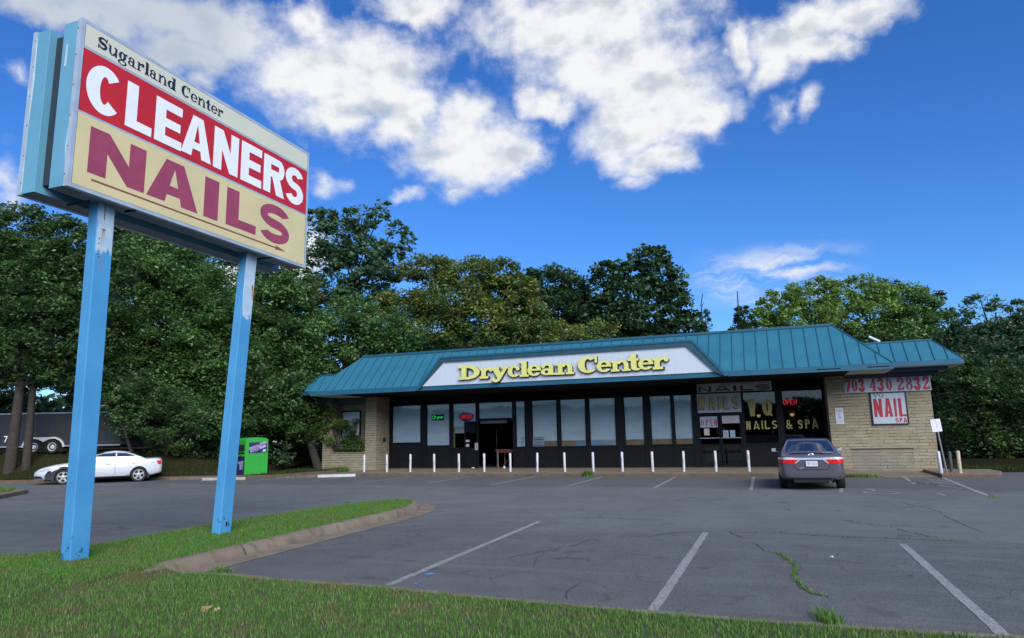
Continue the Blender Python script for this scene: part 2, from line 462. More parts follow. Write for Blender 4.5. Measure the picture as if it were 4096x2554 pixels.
# concrete walk, kerbs
def conc_mat(name, c1, c2, dirt, scale=1.2):
    m, n, b = new_mat(name)
    P = pos(n)
    c = nmix(n, nrange(n, nnoise(n, P, scale, 7, .6), .3, .7), c1, c2)
    c = nmix(n, nrange(n, nnoise(n, P, 4.5, 5), .5, .72, 0, .7), c, dirt)
    c = nmix(n, nrange(n, nnoise(n, P, 70, 2, .7), .4, .7, 0, .5), c, tuple(x * .55 for x in c1))
    n.links.new(c, b.inputs['Base Color']); b.inputs['Roughness'].default_value = .9
    nbump(n, b, nnoise(n, P, 60, 3), .4, .01)
    return m
M_WALK = conc_mat('walk_concrete', (.23, .18, .125), (.18, .135, .092), (.13, .085, .055))
M_KERB = conc_mat('kerb_concrete', (.235, .19, .14), (.17, .132, .095), (.085, .064, .046), 2.2)
M_RKERB = conc_mat('red_kerb', (.15, .105, .068), (.11, .076, .05), (.07, .05, .036), 2.0)
WZ = .150                                    # top of the walk
mb = MB()
mb.box(-.55, -11.62, -.1, 21.9, -6.0, WZ)
mb.prism([(21.9, -11.62, -.1), (21.9, -11.62, WZ), (23.3, -11.62, .04), (24.95, -11.62, .03), (24.95, -11.62, -.1)], (0, 2.9, 0))
mb.prism([(21.9, -8.719, -.1), (21.9, -8.719, WZ), (22.6, -8.719, .06), (27.2, -8.719, .05), (27.2, -8.719, -.1)], (0, 2.5, 0))
mb.prism([(24.951, -11.95, -.1), (26.75, -11.75, -.1), (27.2, -10.2, -.1), (27.2, -8.72, -.1), (24.951, -8.72, -.1)], (0, 0, WZ - .02 + .1))
tag(mb.build('walkway', M_WALK, bevel=.015), kind='structure')
mb = MB()
mb.box(-.75, -11.80, -.1, 21.9, -11.623, WZ - .008); mb.prism([(21.9, -11.80, -.1), (21.9, -11.80, WZ - .008), (23.3, -11.80, .035), (23.3, -11.80, -.1)], (0, .177, 0))
mb.prism([(24.9, -12.25, -.1), (26.62, -11.98, -.1), (26.77, -11.77, -.1), (24.95, -11.955, -.1)], (0, 0, WZ + .07))
tag(mb.build('kerb', M_RKERB, bevel=.03), kind='structure')
# sloping concrete at the left end
mb = MB(); mb.prism([(-2.6, -13.6, -.05), (-.56, -12.3, -.05), (-.56, -5.5, -.05), (-4.6, -5.5, -.05)], (0, 0, .085))
tag(mb.build('side_path', M_KERB), kind='structure')

# ---- grass island with kerb and gutter
def smoothpts(p, it=2):
    for _ in range(it):
        q = [p[0]]
        for a, b in zip(p, p[1:]):
            q += [(a[0]*.75+b[0]*.25, a[1]*.75+b[1]*.25), (a[0]*.25+b[0]*.75, a[1]*.25+b[1]*.75)]
        p = q + [p[-1]]
    return p
KB = smoothpts([(12.22, -34.3), (12.05, -32.6), (11.95, -30.7), (11.85, -28.9), (11.80, -26.8), (11.50, -25.3), (11.05, -24.5), (10.5, -24.0), (9.95, -24.2), (9.55, -25.4), (9.25, -27.8), (9.2, -29.5), (9.3, -31.5), (9.4, -33.0), (9.0, -34.3)], 2)
def off_line(pts, d):
    P = [Vector(p) for p in pts]; o = []
    for i, p in enumerate(P):
        t = (P[min(i+1, len(P)-1)] - P[max(i-1, 0)]).normalized(); o.append(p + Vector((-t.y, t.x)) * d)
    return o
KH = .145
def kerb_run(pts):
    prof = [(0, -.05), (0, .02), (.035, .09), (.07, KH - .02), (.10, KH), (.22, KH), (.22, -.05)]
    rings = [off_line(pts, d) for d, h in prof]
    mb = MB(); n = len(pts); k = len(prof)
    for i in range(n):
        for j in range(k):
            q = rings[j][i]; sink = min(1.0, max(0.0, (q.y + 34.3) / .9)) if q.y < -32.9 and q.x > 10 else 1.0
            mb.v.append((q.x, q.y, gz(q.x, q.y) + (prof[j][1] * sink if prof[j][1] > 0 else prof[j][1])))
    for i in range(n - 1):
        for j in range(k - 1):
            mb.f.append([i*k+j, (i+1)*k+j, (i+1)*k+j+1, i*k+j+1]); mb.m.append(0)
    return mb
tag(kerb_run(KB).build('island_kerb', M_KERB, smooth=50), kind='structure')
mb = MB()
gl_in = [(p[0], p[1]) for p in KB if p[0] > 9.9]
gout = [gl_in[0]] + [tuple(p) for p in off_line(gl_in, -.38)][1:]
for i in range(len(gl_in) - 1):
    a, b_, c, d = gl_in[i], gl_in[i+1], gout[i+1], gout[i]
    mb.poly([(q[0], q[1], gz(*q) + .006) for q in (a, b_, c, d)])
tag(mb.build('gutter', M_KERB, fix=False), kind='structure')
mb = MB()
for y in (-25.9, -28.85, -31.75):
    i = min(range(len(KB)), key=lambda q: abs(KB[q][1] - y) + (0 if KB[q][0] > 10.5 else 99)); x = KB[i][0]
    prof_ = [(.006, 0), (-.006 + .005, .02), (-.037, .09), (-.072, KH - .02), (-.102, KH + .003), (-.21, KH + .003), (-.21, KH - .01), (-.10, KH - .012), (-.065, KH - .035), (-.03, .08), (.0, .0)]
    mb.prism([(x + u, y - .012, gz(x, y) + h) for u, h in prof_], (0, .024, 0))
tag(mb.build('kerb_joint', M_CRACK), kind='structure')
mb = MB()
vk = [(12.55, -33.02), (13.96, -33.16), (15.2, -33.16), (16.31, -33.33), (17.8, -33.44), (19.1, -33.52), (20.7, -33.5), (22.5, -33.42), (26, -33.4)]
strip(mb, resample(vk, .3), .16, .012, .15)
tag(mb.build('flush_kerb', M_KERB, fix=False), kind='structure')

def soil_mat():
    m, n, b = new_mat('turf_soil')
    P = pos(n)
    c = nmix(n, nrange(n, nnoise(n, P, 1.2, 6), .35, .65), (.045, .060, .018), (.085, .075, .035))
    n.links.new(c, b.inputs['Base Color']); b.inputs['Roughness'].default_value = 1
    return m
M_SOIL = soil_mat()
isl = [tuple(p) for p in off_line(KB, .16)]
def island_top(x, y): return gz(x, y) + KH - .015
mb = MB(); mb.prism([(x, y, island_top(x, y)) for x, y in isl], (0, 0, -.3))
verge_edge = [(8.6, -33.35), (9.3, -33.2), (10.5, -33.35), (11.9, -33.3), (12.2, -33.25), (12.7, -33.12), (13.96, -33.24), (15.2, -33.24), (16.31, -33.41), (17.8, -33.52), (19.1, -33.6), (20.7, -33.58), (22.5, -33.5), (40, -33.4)]
def verge_z(x, y):
    t = max(0.0, min(1.0, (12.35 - x) / .45)); t = t * t * (3 - 2 * t)
    d = max(0.0, min(1.0, (-33.3 - y) / 2.0))
    return gz(x, y) + .02 + t * .115 * (1 - .35 * d) + .03 * d
xs = np.concatenate([np.linspace(-40, 6, 24)[:-1], np.linspace(6, 23, 120), np.linspace(24, 40, 9)]); ys = np.linspace(0, 1, 9)
def edge_y(x):
    if x <= verge_edge[0][0]: return -33.35
    for a, b_ in zip(verge_edge, verge_edge[1:]):
        if a[0] <= x <= b_[0]: return a[1] + (b_[1]-a[1]) * (x-a[0]) / (b_[0]-a[0])
    return -33.4
base = len(mb.v)
for x in xs:
    for t in ys:
        y = edge_y(x) - t * 6.4; mb.v.append((x, y, verge_z(x, y)))
for i in range(len(xs)-1):
    for j in range(len(ys)-1):
        mb.f.append([base+i*9+j, base+i*9+j+1, base+(i+1)*9+j+1, base+(i+1)*9+j]); mb.m.append(0)
tag(mb.build('verge_soil', M_SOIL), kind='structure')

def inside(pt, poly):
    x, y = pt; r = False; j = len(poly) - 1
    for i in range(len(poly)):
        xi, yi = poly[i]; xj, yj = poly[j]
        if (yi > y) != (yj > y) and x < (xj-xi)*(y-yi)/(yj-yi)+xi: r = not r
        j = i
    return r
def grass_mat():
    m, n, b = new_mat('grass_blade')
    P = pos(n)
    rnd = node(n, 'ShaderNodeNewGeometry').outputs['Random Per Island']
    dry = nnoise(n, P, 1.6, 5)
    g = nmix(n, rnd, (.052, .150, .019), (.155, .310, .062))
    d = nmix(n, rnd, (.115, .135, .042), (.25, .21, .10))
    c = nmix(n, nrange(n, dry, .50, .72, 0, .8), g, d)
    straw = node(n, 'ShaderNodeMath', operation='GREATER_THAN'); n.links.new(rnd, straw.inputs[0]); straw.inputs[1].default_value = .965
    c = nmix(n, straw.outputs[0], c, (.30, .25, .13))
    n.links.new(c, b.inputs['Base Color']); b.inputs['Roughness'].default_value = .55
    b.inputs['Specular IOR Level'].default_value = .3
    tr = node(n, 'ShaderNodeBsdfTranslucent'); n.links.new(c, tr.inputs[0])
    mx = node(n, 'ShaderNodeMixShader'); mx.inputs[0].default_value = .3
    n.links.new(b.outputs[0], mx.inputs[1]); n.links.new(tr.outputs[0], mx.inputs[2]); n.links.new(mx.outputs[0], n.nodes['Material Output'].inputs[0])
    return m
M_GRASS = grass_mat()
def blades(name, P, h, w, rng, m=None, label=None, lean=.6):
    """P: (n,3) roots; five-vertex bent blades"""
    n = len(P)
    ang = rng.uniform(0, 2*np.pi, n); la = rng.uniform(0, 2*np.pi, n)
    hh = h * rng.uniform(.55, 1.25, n); ww = w * rng.uniform(.7, 1.3, n); ln = hh * rng.uniform(.1, lean, n)
    sx, sy = np.cos(ang)*ww, np.sin(ang)*ww
    lx, ly = np.cos(la)*ln, np.sin(la)*ln
    V = np.empty((n, 5, 3), np.float32)
    V[:,0] = P; V[:,1] = P; V[:,2] = P; V[:,3] = P; V[:,4] = P
    V[:,0,0] -= sx; V[:,0,1] -= sy; V[:,1,0] += sx; V[:,1,1] += sy
    V[:,2,0] += .7*sx + .35*lx; V[:,2,1] += .7*sy + .35*ly; V[:,2,2] += .6*hh
    V[:,3,0] += -.7*sx + .35*lx; V[:,3,1] += -.7*sy + .35*ly; V[:,3,2] += .6*hh
    V[:,4,0] += lx; V[:,4,1] += ly; V[:,4,2] += hh
    me = bpy.data.meshes.new(name)
    me.vertices.add(n*5); me.vertices.foreach_set('co', V.reshape(-1))
    idx = np.arange(n)[:,None]*5
    quads = (idx + np.array([0,1,2,3])); tris = (idx + np.array([3,2,4]))
    loops = np.concatenate([quads, tris], 1).reshape(-1)
    me.loops.add(len(loops)); me.loops.foreach_set('vertex_index', loops.astype(np.int32))
    me.polygons.add(n*2)
    st = (np.arange(n)[:,None]*7 + np.array([0,4])).reshape(-1)
    me.polygons.foreach_set('loop_start', st.astype(np.int32))
    me.materials.append(m or M_GRASS)
    me.update(); me.validate()
    o = bpy.data.objects.new(name, me); COL.objects.link(o)
    return o
rg = np.random.default_rng(5)
def scatter(poly, n, zf, rng):
    a = np.array(poly); lo, hi = a.min(0), a.max(0)
    pts = rng.uniform(lo, hi, (n, 2))
    x, y = pts[:,0], pts[:,1]; r = np.zeros(n, bool); j = len(poly)-1
    for i in range(len(poly)):
        xi, yi = poly[i]; xj, yj = poly[j]
        if yi != yj:
            r ^= ((yi > y) != (yj > y)) & (x < (xj-xi)*(y-yi)/(yj-yi)+xi)
        j = i
    pts = pts[r]
    z = np.array([zf(p[0], p[1]) for p in pts])
    return np.column_stack([pts, z])
vis = [(5.0, -33.35)] + verge_edge[:-1] + [(22.5, -34.3), (14, -37.2), (5.0, -38.5)]
P1 = scatter(vis, 185000, verge_z, rg)
P2 = scatter([(x, y) for x, y in isl], 90000, island_top, rg)
bl = blades('grass', np.vstack([P1, P2]), .044, .0036, rg)
tag(bl, 'short mown green grass with dry straw patches on the verge and island', 'grass', kind='stuff')
# small island of kerb and grass at far left, across the driveway
mb = MB()
il = [(-4.0, -24.9), (-5.9, -22.6), (-8.2, -23.4), (-8.2, -26.5), (-5.4, -27.2)]
mb.prism([(x, y, gz(x, y) - .05) for x, y in il], (0, 0, .20))
tag(mb.build('driveway_kerb', M_KERB, bevel=.03), kind='structure')
c_ = Vector((-6.5, -24.9))
il2 = [tuple(c_ + (Vector(p) - c_) * .86) for p in il]
g2 = scatter(il2, 9000, lambda x, y: gz(x, y) + .15, rg)
tag(blades('island_grass', g2, .13, .008, rg), 'taller grass inside the small kerbed island at the driveway', 'grass', kind='stuff')
mb = MB(); strip(mb, [(-3.4, -24.0), (-1.2, -23.0)], .3, .006, .1)
tag(mb.build('drain_strip', M_KERB, fix=False), kind='structure')

# bank rising to the left behind the kerb
KL = [(-60, -41.5), (-30, -26.2), (-20, -21.2), (-14.3, -18.35), (-7.7, -15.1), (-4.6, -13.75), (-2.7, -13.5), (-2.2, -9), (-3.6, -2), (-3, 8)]
M_BANK = mat('shaded_bank_soil', (.022, .026, .010), 1, c2=(.032, .026, .016), scale=1.2, spec=0); M_BGRASS = mat('shaded_grass_blade', (.040, .070, .018), .7, c2=(.022, .036, .012), scale=1.5, spec=.1)  # tree shade over the bank is put into these dark soil and grass colours
mb = MB()
prof = [(.0, -.05), (.0, .14), (.12, .15), (.5, .19), (1.2, .48), (2.3, 1.12), (3.0, 1.26), (9, 1.30), (30, 1.32), (120, 1.32)]
kl = resample(KL, 1.5)
rings = [off_line(kl, d) for d, h in prof]
k = len(prof)
for i in range(len(kl)):
    fade = min(1, max(0, (-kl[i][0] - 3.2) / 5.0)) if kl[i][1] < -10 else 0
    for j in range(k):
        q = rings[j][i]; h = prof[j][1]
        if j > 2: h = .15 + (h - .15) * fade
        mb.v.append((q.x, q.y, gz(max(-60, q.x), q.y) + h))
for i in range(len(kl)-1):
    for j in range(k-1):
        mb.f.append([i*k+j, (i+1)*k+j, (i+1)*k+j+1, i*k+j+1]); mb.m.append(1 if j < 2 else 0)
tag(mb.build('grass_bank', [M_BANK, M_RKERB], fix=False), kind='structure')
bp = []
for i in range(26000):
    t = rg.uniform(0, len(kl)-1.001); a = int(t); fr = t - a
    d = .15 + 5.5 * rg.uniform() ** 1.2
    if kl[a][0] > -2 or kl[a][0] < -34: continue
    j = max(jj for jj in range(2, k-1) if prof[jj][0] <= d); g = (d - prof[j][0]) / (prof[j+1][0]-prof[j][0])
    A = [Vector(mb.v[(a+e)*k + j + s]) for e in (0, 1) for s in (0, 1)]
    bp.append((A[0]*(1-g)+A[1]*g)*(1-fr) + (A[2]*(1-g)+A[3]*g)*fr)
tag(blades('bank_grass', np.array(bp), .10, .012, rg, m=M_BGRASS), 'rough grass darkened for tree shade on the bank behind the kerb', 'grass', kind='stuff')
# strip of lawn at right behind the corner pad, and woodland floor
M_FLOOR = mat('woodland_floor', (.018, .022, .010), 1, c2=(.026, .022, .014), scale=1.0, spec=0)
mb = MB()
mb.box(26.2, -8.6, -.05, 120, -6.2, .09); mb.box(25.7, -6.2, -.05, 120, 90, .11)
mb.box(-60, 8, -.05, 25.7, 90, .12)
tag(mb.build('woodland_floor', M_FLOOR), kind='structure')
P3 = np.column_stack([rg.uniform(26.2, 50, 9000), rg.uniform(-8.6, -5.5, 9000), np.full(9000, .09)])
tag(blades('lawn_grass', P3, .09, .012, rg, m=M_BGRASS), 'low lawn strip beside the lot at the right edge', 'grass', kind='stuff')
# weeds in the cracks
M_DRYW = mat('dry_weed', (.13, .14, .05), .8, c2=(.07, .085, .03), scale=9)
def tuft(name, label, pts, h, w, cat='weed', group='weeds in cracks and kerbs', m=None):
    o = blades(name, np.array(pts), h, w, rg, m=m, lean=1.1)
    return tag(o, label, cat, group)
def along(c, n, sp):
    r = resample(c, .02); out = []
    for _ in range(n):
        x, y = r[rg.integers(len(r))]; x += rg.normal(0, sp); y += rg.normal(0, sp)
        out.append((x, y, gz(x, y)))
    return out
tuft('crack_weed', 'long wavy ribbon of grass growing in the lot crack', along([(19.40,-29.68),(19.46,-29.74),(19.57,-30.24),(19.66,-30.75),(19.61,-31.24),(19.66,-31.86),(19.78,-32.2),(19.88,-32.3)], 480, .018), .034, .0045)
tuft('crack_weed', 'bushy tuft of grass where the crack meets the front verge', along([(19.8,-33.15),(19.86,-33.45)], 220, .045), .10, .0045)
tuft('crack_weed', 'thin dry grass along the crack between the front bays', along(CRACKS[0][8:16], 330, .03), .02, .005, m=M_DRYW)
tuft('crack_weed', 'sparse weeds along the slanting crack at right of the lot', along(CRACKS[2], 110, .03), .022, .005, m=M_DRYW)
tuft('crack_weed', 'green weeds over the hatched bay beside the wheelchair symbol', along([(23.6,-14.3),(23.75,-15.2),(24.1,-16.0)], 200, .05), .05, .007, m=M_DRYW)
tuft('crack_weed', 'small weed at the outer end of the hatched bay line', along([(24.4,-19.6),(24.45,-20.2)], 70, .04), .05, .006)
tuft('kerb_weed', 'leafy weed at the walk kerb below the tinted windows', along([(12.05,-11.86),(12.25,-11.84)], 260, .06), .26, .012)
tuft('kerb_weed', 'spreading weeds at the kerb right of the grey sedan', along([(21.9,-11.9),(22.9,-11.95)], 520, .09), .12, .010)
tuft('kerb_weed', 'weeds at the gutter corner of the grass island', along([(12.5,-32.85),(12.75,-32.95)], 200, .05), .07, .006)
tuft('kerb_weed', 'green weeds before the left planter wall', along([(-2.7,-8.6),(-1.9,-8.55)], 420, .12), .32, .012)
# litter
def scrap(name, label, cat, x, y, z, r, c):
    mb = MB(); q = random.Random(len(label))
    pts = [(x + r*(.6+.5*q.random())*math.cos(t), y + r*(.6+.5*q.random())*math.sin(t), z + q.uniform(0, r)) for t in np.linspace(0, 2*math.pi, 8, endpoint=False)]
    for i in range(8): mb.poly([(x, y, z + r*.8), pts[i], pts[(i+1) % 8]])
    tag(mb.build(name, mat(name + '_mat', c, .7), fix=False), label, cat)
scrap('paper_scrap', 'crumpled white scrap of paper on the grass', 'litter', 14.18, -33.62, .06, .035, (.75, .76, .8))
scrap('dead_leaf', 'curled brown dead leaf on the grass', 'leaf', 14.18, -34.74, .09, .065, (.38, .2, .09))
scrap('dead_leaf', 'small pale dead leaf beside the curled brown one', 'leaf', 14.27, -34.70, .09, .04, (.5, .35, .22))
scrap('paper_scrap', 'tiny white scrap lying on the asphalt between front bays', 'litter', 20.11, -29.96, gz(20, -30) + .004, .03, (.75, .75, .75))
# ------------------------------------------------------------------ shop building
def brick_mat(name, c1, c2, mortar, stain=False):
    m, n, b = new_mat(name)
    P = pos(n)
    sp_ = node(n, 'ShaderNodeSeparateXYZ'); n.links.new(P, sp_.inputs[0])
    ad = node(n, 'ShaderNodeMath', operation='ADD'); n.links.new(sp_.outputs[0], ad.inputs[0]); n.links.new(sp_.outputs[1], ad.inputs[1])
    cb = node(n, 'ShaderNodeCombineXYZ'); n.links.new(ad.outputs[0], cb.inputs[0]); n.links.new(sp_.outputs[2], cb.inputs[1])
    w = node(n, 'ShaderNodeVectorMath', operation='SUBTRACT'); nz = node(n, 'ShaderNodeTexNoise'); nz.inputs['Scale'].default_value = 3.0
    n.links.new(P, nz.inputs['Vector']); n.links.new(nz.outputs['Color'], w.inputs[0]); w.inputs[1].default_value = (.5, .5, .5)
    w2 = nmap(n, w.outputs[0], (.16, .050, 0))
    av = node(n, 'ShaderNodeVectorMath', operation='ADD'); n.links.new(cb.outputs[0], av.inputs[0]); n.links.new(w2, av.inputs[1])
    br = node(n, 'ShaderNodeTexBrick'); br.offset = .42; br.offset_frequency = 2; br.squash = .72; br.squash_frequency = 3
    br.inputs['Scale'].default_value = 1; br.inputs['Brick Width'].default_value = .60; br.inputs['Row Height'].default_value = .128
    br.inputs['Mortar Size'].default_value = .013; br.inputs['Mortar Smooth'].default_value = .25; br.inputs['Bias'].default_value = .1
    br.inputs['Color1'].default_value = (*c1, 1); br.inputs['Color2'].default_value = (*c2, 1); br.inputs['Mortar'].default_value = (*mortar, 1)
    n.links.new(av.outputs[0], br.inputs['Vector'])
    c = nmix(n, nrange(n, nnoise(n, P, 2.2, 6), .3, .7, 0, .45), br.outputs['Color'], tuple(x * .72 for x in c2))
    # mortar joints are filled with paint in places
    fill = nrange(n, nnoise(n, nmap(n, P, (1, 1, 3)), 3.1, 3), .44, .56)
    c = nmix(n, node_mul(n, fill, br.outputs['Fac']), c, tuple(x * .8 for x in c1))
    if stain:
        gy = nrange(n, nnoise(n, nmap(n, P, (1, 1, .8)), 1.5, 5), .38, .58)
        c = nmix(n, node_mul(n, gy, .75), c, (.20, .185, .15))
    n.links.new(c, b.inputs['Base Color']); b.inputs['Roughness'].default_value = .8
    bp = node(n, 'ShaderNodeBump'); bp.invert = True; bp.inputs['Strength'].default_value = .9; bp.inputs['Distance'].default_value = .03
    hh = node(n, 'ShaderNodeMath', operation='MULTIPLY_ADD'); n.links.new(nnoise(n, P, 14, 4), hh.inputs[0]); hh.inputs[1].default_value = .5
    n.links.new(br.outputs['Fac'], hh.inputs[2]); n.links.new(hh.outputs[0], bp.inputs['Height']); n.links.new(bp.outputs[0], b.inputs['Normal'])
    return m
def node_mul(n, a, b_):
    x = node(n, 'ShaderNodeMath', operation='MULTIPLY')
    for i, v in enumerate((a, b_)):
        if isinstance(v, (int, float)): x.inputs[i].default_value = v
        else: n.links.new(v, x.inputs[i])
    return x.outputs[0]
M_BRICK = brick_mat('cream_painted_brick', (.365, .318, .222), (.29, .25, .172), (.125, .105, .075))
M_BRICKS = brick_mat('stained_painted_brick', (.345, .305, .23), (.27, .24, .18), (.09, .076, .056), True)
M_ROOF = mat('teal_metal_roof', (.024, .152, .228), .45, .0, .10, 1.3, spec=.5, c2=(.017, .126, .196))
M_FASC = mat('teal_fascia', (.010, .095, .160), .5, .0, .10, 2.0)
M_DTEAL = mat('dark_teal_trim', (.014, .065, .095), .5, .0, .12, 2.0)
M_FRIEZE = mat('frieze_blue', (.018, .05, .075), .6)
M_BLACK = mat('black_storefront', (.0045, .0045, .0055), .6, .0, .2, 3, spec=.25)
M_BLACK2 = mat('black_panel', (.006, .0055, .008), .7, .0, .3, 5, spec=.25)
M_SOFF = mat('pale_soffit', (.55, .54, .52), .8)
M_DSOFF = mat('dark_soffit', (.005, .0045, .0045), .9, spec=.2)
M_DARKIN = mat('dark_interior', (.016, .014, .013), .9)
M_WHITE = mat('white_panel', (.78, .79, .82), .45, var=.03)
M_GLASS = glass('shop_glass', (.96, .98, .99), .02, 1.48)
M_DGLASS = glass('tinted_glass', (.50, .52, .54), .02, 1.7)
def blind_mat():
    m, n, b = new_mat('white_blind')
    P = pos(n)
    wv = node(n, 'ShaderNodeTexWave', wave_type='BANDS', bands_direction='Z'); wv.inputs['Scale'].default_value = 4.2; wv.inputs['Distortion'].default_value = .4
    wv.inputs['Detail'].default_value = 1
    n.links.new(P, wv.inputs['Vector'])
    c = nmix(n, wv.outputs['Fac'], (.70, .86, .90), (.76, .91, .94))
    c = nmix(n, nrange(n, nnoise(n, nmap(n, P, (.6, 1, 2)), 1.4, 3), .35, .7, 0, .6), c, (.58, .72, .82))
    n.links.new(c, b.inputs['Base Color']); b.inputs['Roughness'].default_value = .7
    return m
M_BLIND = blind_mat()
M_CARD = mat('cardboard', (.34, .24, .14), .85, var=.25, scale=4)

YW, YP, YE, ZE = -6.90, -8.25, -10.70, 4.23       # window wall, pier face, eave, eave height
EX0, EX1 = -2.66, 24.03
RX0, RX1, RY, RZ = -.74, 22.17, -8.75, 6.12
B = thing('shop_building', 'long low cream brick shop building with teal metal mansard roof', 'building', (11.0, -7.0, WZ))

def slope_seams(mb, a0, a1, y0, z0, y1, z1, hipl, hipr, start, step, r=.016):
    """ribs up a front slope; a0..a1 eave ends, hipl/hipr run of the hips"""
    x = start - math.floor((start - a0) / step) * step
    while x < a1:
        t = 1.0
        if hipl > 0: t = min(t, (x - a0) / hipl)
        if hipr > 0: t = min(t, (a1 - x) / hipr)
        if t > .04:
            p = Vector((x, y0, z0)); q = Vector((x, y0 + (y1-y0)*t, z0 + (z1-z0)*t))
            d = (q - p).normalized(); nrm = Vector((0, -d.z, d.y))
            w = Vector((r * .6, 0, 0)); h = nrm * .035
            mb.add([p-w, p+w, q+w, q-w, p-w+h, p+w+h, q+w+h, q-w+h], [(0,1,5,4),(1,2,6,5),(2,3,7,6),(3,0,4,7),(4,5,6,7)])
        x += step
    return mb
# main mansard: front, two hips, flat deck behind
mb = MB()
mb.poly([(EX0, YE, ZE), (EX1, YE, ZE), (RX1, RY, RZ), (RX0, RY, RZ)])
mb.poly([(EX0, YE, ZE), (RX0, RY, RZ), (RX0, 4.0, RZ), (EX0, 6.0, ZE)])
mb.poly([(EX1, YE, ZE), (EX1, 6.0, ZE), (RX1, 4.0, RZ), (RX1, RY, RZ)])
mb.poly([(RX0, RY, RZ - .05), (RX1, RY, RZ - .05), (RX1, 4.0, RZ - .05), (RX0, 4.0, RZ - .05)])
roof = mb.build('roof', M_ROOF, B, fix=False)
slope_seams(MB(), EX0, EX1, YE, ZE, RY, RZ, RX0-EX0, EX1-RX1, 19.627, .4865).build('seam', mat('teal_seam', (.010, .090, .155), .5), roof)
def hipcap(mb, p, q, r=.03):
    mb.tube([p, q], r, 6)
mb = MB(); hipcap(mb, (EX0, YE, ZE+.01), (RX0, RY, RZ+.01)); hipcap(mb, (EX1, YE, ZE+.01), (RX1, RY, RZ+.01))
mb.box(RX0-.06, RY-.075, RZ-.015, RX1+.06, RY+.25, RZ+.055)
mb.build('ridge_cap', M_FASC, roof)
mb = MB(); mb.box(RX0+.02, RY-.10, RZ-.062, RX1-.02, RY-.01, RZ-.018)  # dark strip that paints the shadow line below the ridge cap
mb.build('cap_shadow_strip', M_DTEAL, roof)
mb = MB()
mb.box(EX0-.02, YE-.035, ZE-.235, EX1+.02, YE, ZE-.004)
mb.box(EX0-.02, YE, ZE-.235, EX0+.012, 6.0, ZE-.004); mb.box(EX1-.012, YE, ZE-.235, EX1+.02, 6.0, ZE-.004)
mb.build('fascia', M_FASC, B)
mb = MB()   # small dark slots in the fascia at right
mb.box(21.35, YE-.040, ZE-.15, 22.2, YE-.030, ZE-.115); mb.box(23.15, YE-.040, ZE-.15, 23.9, YE-.030, ZE-.115)
mb.build('fascia_slot', M_DSOFF, B)
zs = ZE - .225
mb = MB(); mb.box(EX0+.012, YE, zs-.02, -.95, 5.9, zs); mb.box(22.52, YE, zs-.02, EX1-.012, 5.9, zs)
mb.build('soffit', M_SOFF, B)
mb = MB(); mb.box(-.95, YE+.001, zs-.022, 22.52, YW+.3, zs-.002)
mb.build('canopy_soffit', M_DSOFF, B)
# wings
def wing(x0, x1, hip_left):
    y, z = -9.74, 4.33; ry, rz = -8.90, 5.20; run = .83
    mb = MB()
    if hip_left:
        mb.poly([(x0, y, z), (x1, y, z), (x1, ry, rz), (x0+run, ry, rz)])
        mb.poly([(x0, y, z), (x0+run, ry, rz), (x0+run, 4, rz), (x0, 5, z)])
        mb.poly([(x0+run, ry, rz-.03), (x1, ry, rz-.03), (x1, 4, rz-.03), (x0+run, 4, rz-.03)])
    else:
        mb.poly([(x0, y, z), (x1, y, z), (x1-run, ry, rz), (x0, ry, rz)])
        mb.poly([(x1, y, z), (x1, 5, z), (x1-run, 4, rz), (x1-run, ry, rz)])
        mb.poly([(x0, ry, rz-.03), (x1-run, ry, rz-.03), (x1-run, 4, rz-.03), (x0, 4, rz-.03)])
    w = mb.build('wing_roof', M_ROOF, B, fix=False)
    mb = slope_seams(MB(), x0, x1, y, z, ry, rz, run if hip_left else 0, 0 if hip_left else run, 24.274, .455)
    mb.build('seam', M_FASC, w)
    mb = MB()
    a, b_ = (x0+run, x1) if hip_left else (x0, x1-run)
    mb.box(a-.03, ry-.04, rz-.01, b_+.03, ry+.2, rz+.05)
    hipcap(mb, (x0, y, z+.01) if hip_left else (x1, y, z+.01), (x0+run, ry, rz+.01) if hip_left else (x1-run, ry, rz+.01), .025)
    mb.build('ridge_cap', M_FASC, w)
    mb = MB(); mb.box(x0-.02, y-.03, z-.19, x1+.02, y, z-.004)
    if hip_left: mb.box(x0-.02, y, z-.19, x0+.01, 5, z-.004)
    else: mb.box(x1-.01, y, z-.19, x1+.02, 5, z-.004)
    mb.build('fascia', M_FASC, w)
    mb = MB(); mb.box(x0+.01, y, z-.20, x1-.01, 4.9, z-.185)
    mb.build('soffit', M_SOFF, w)
    return w
wl = wing(-4.24, -1.2, True); wr = wing(22.6, 26.58, False)
mb = MB()
mb.box(24.05, -9.25, 4.0, 26.15, -8.6, 4.125); mb.box(22.6, -8.6, 3.86, 25.95, -8.21, 4.12)
mb.build('frieze', M_FRIEZE, B)
mb = MB(); mb.box(-3.9, -8.6, 3.80, -2.7, -8.21, 4.125); mb.box(-3.10, YP + .03, 3.72, -.94, YP + .2, 3.97)
mb.build('frieze', M_FRIEZE, B)
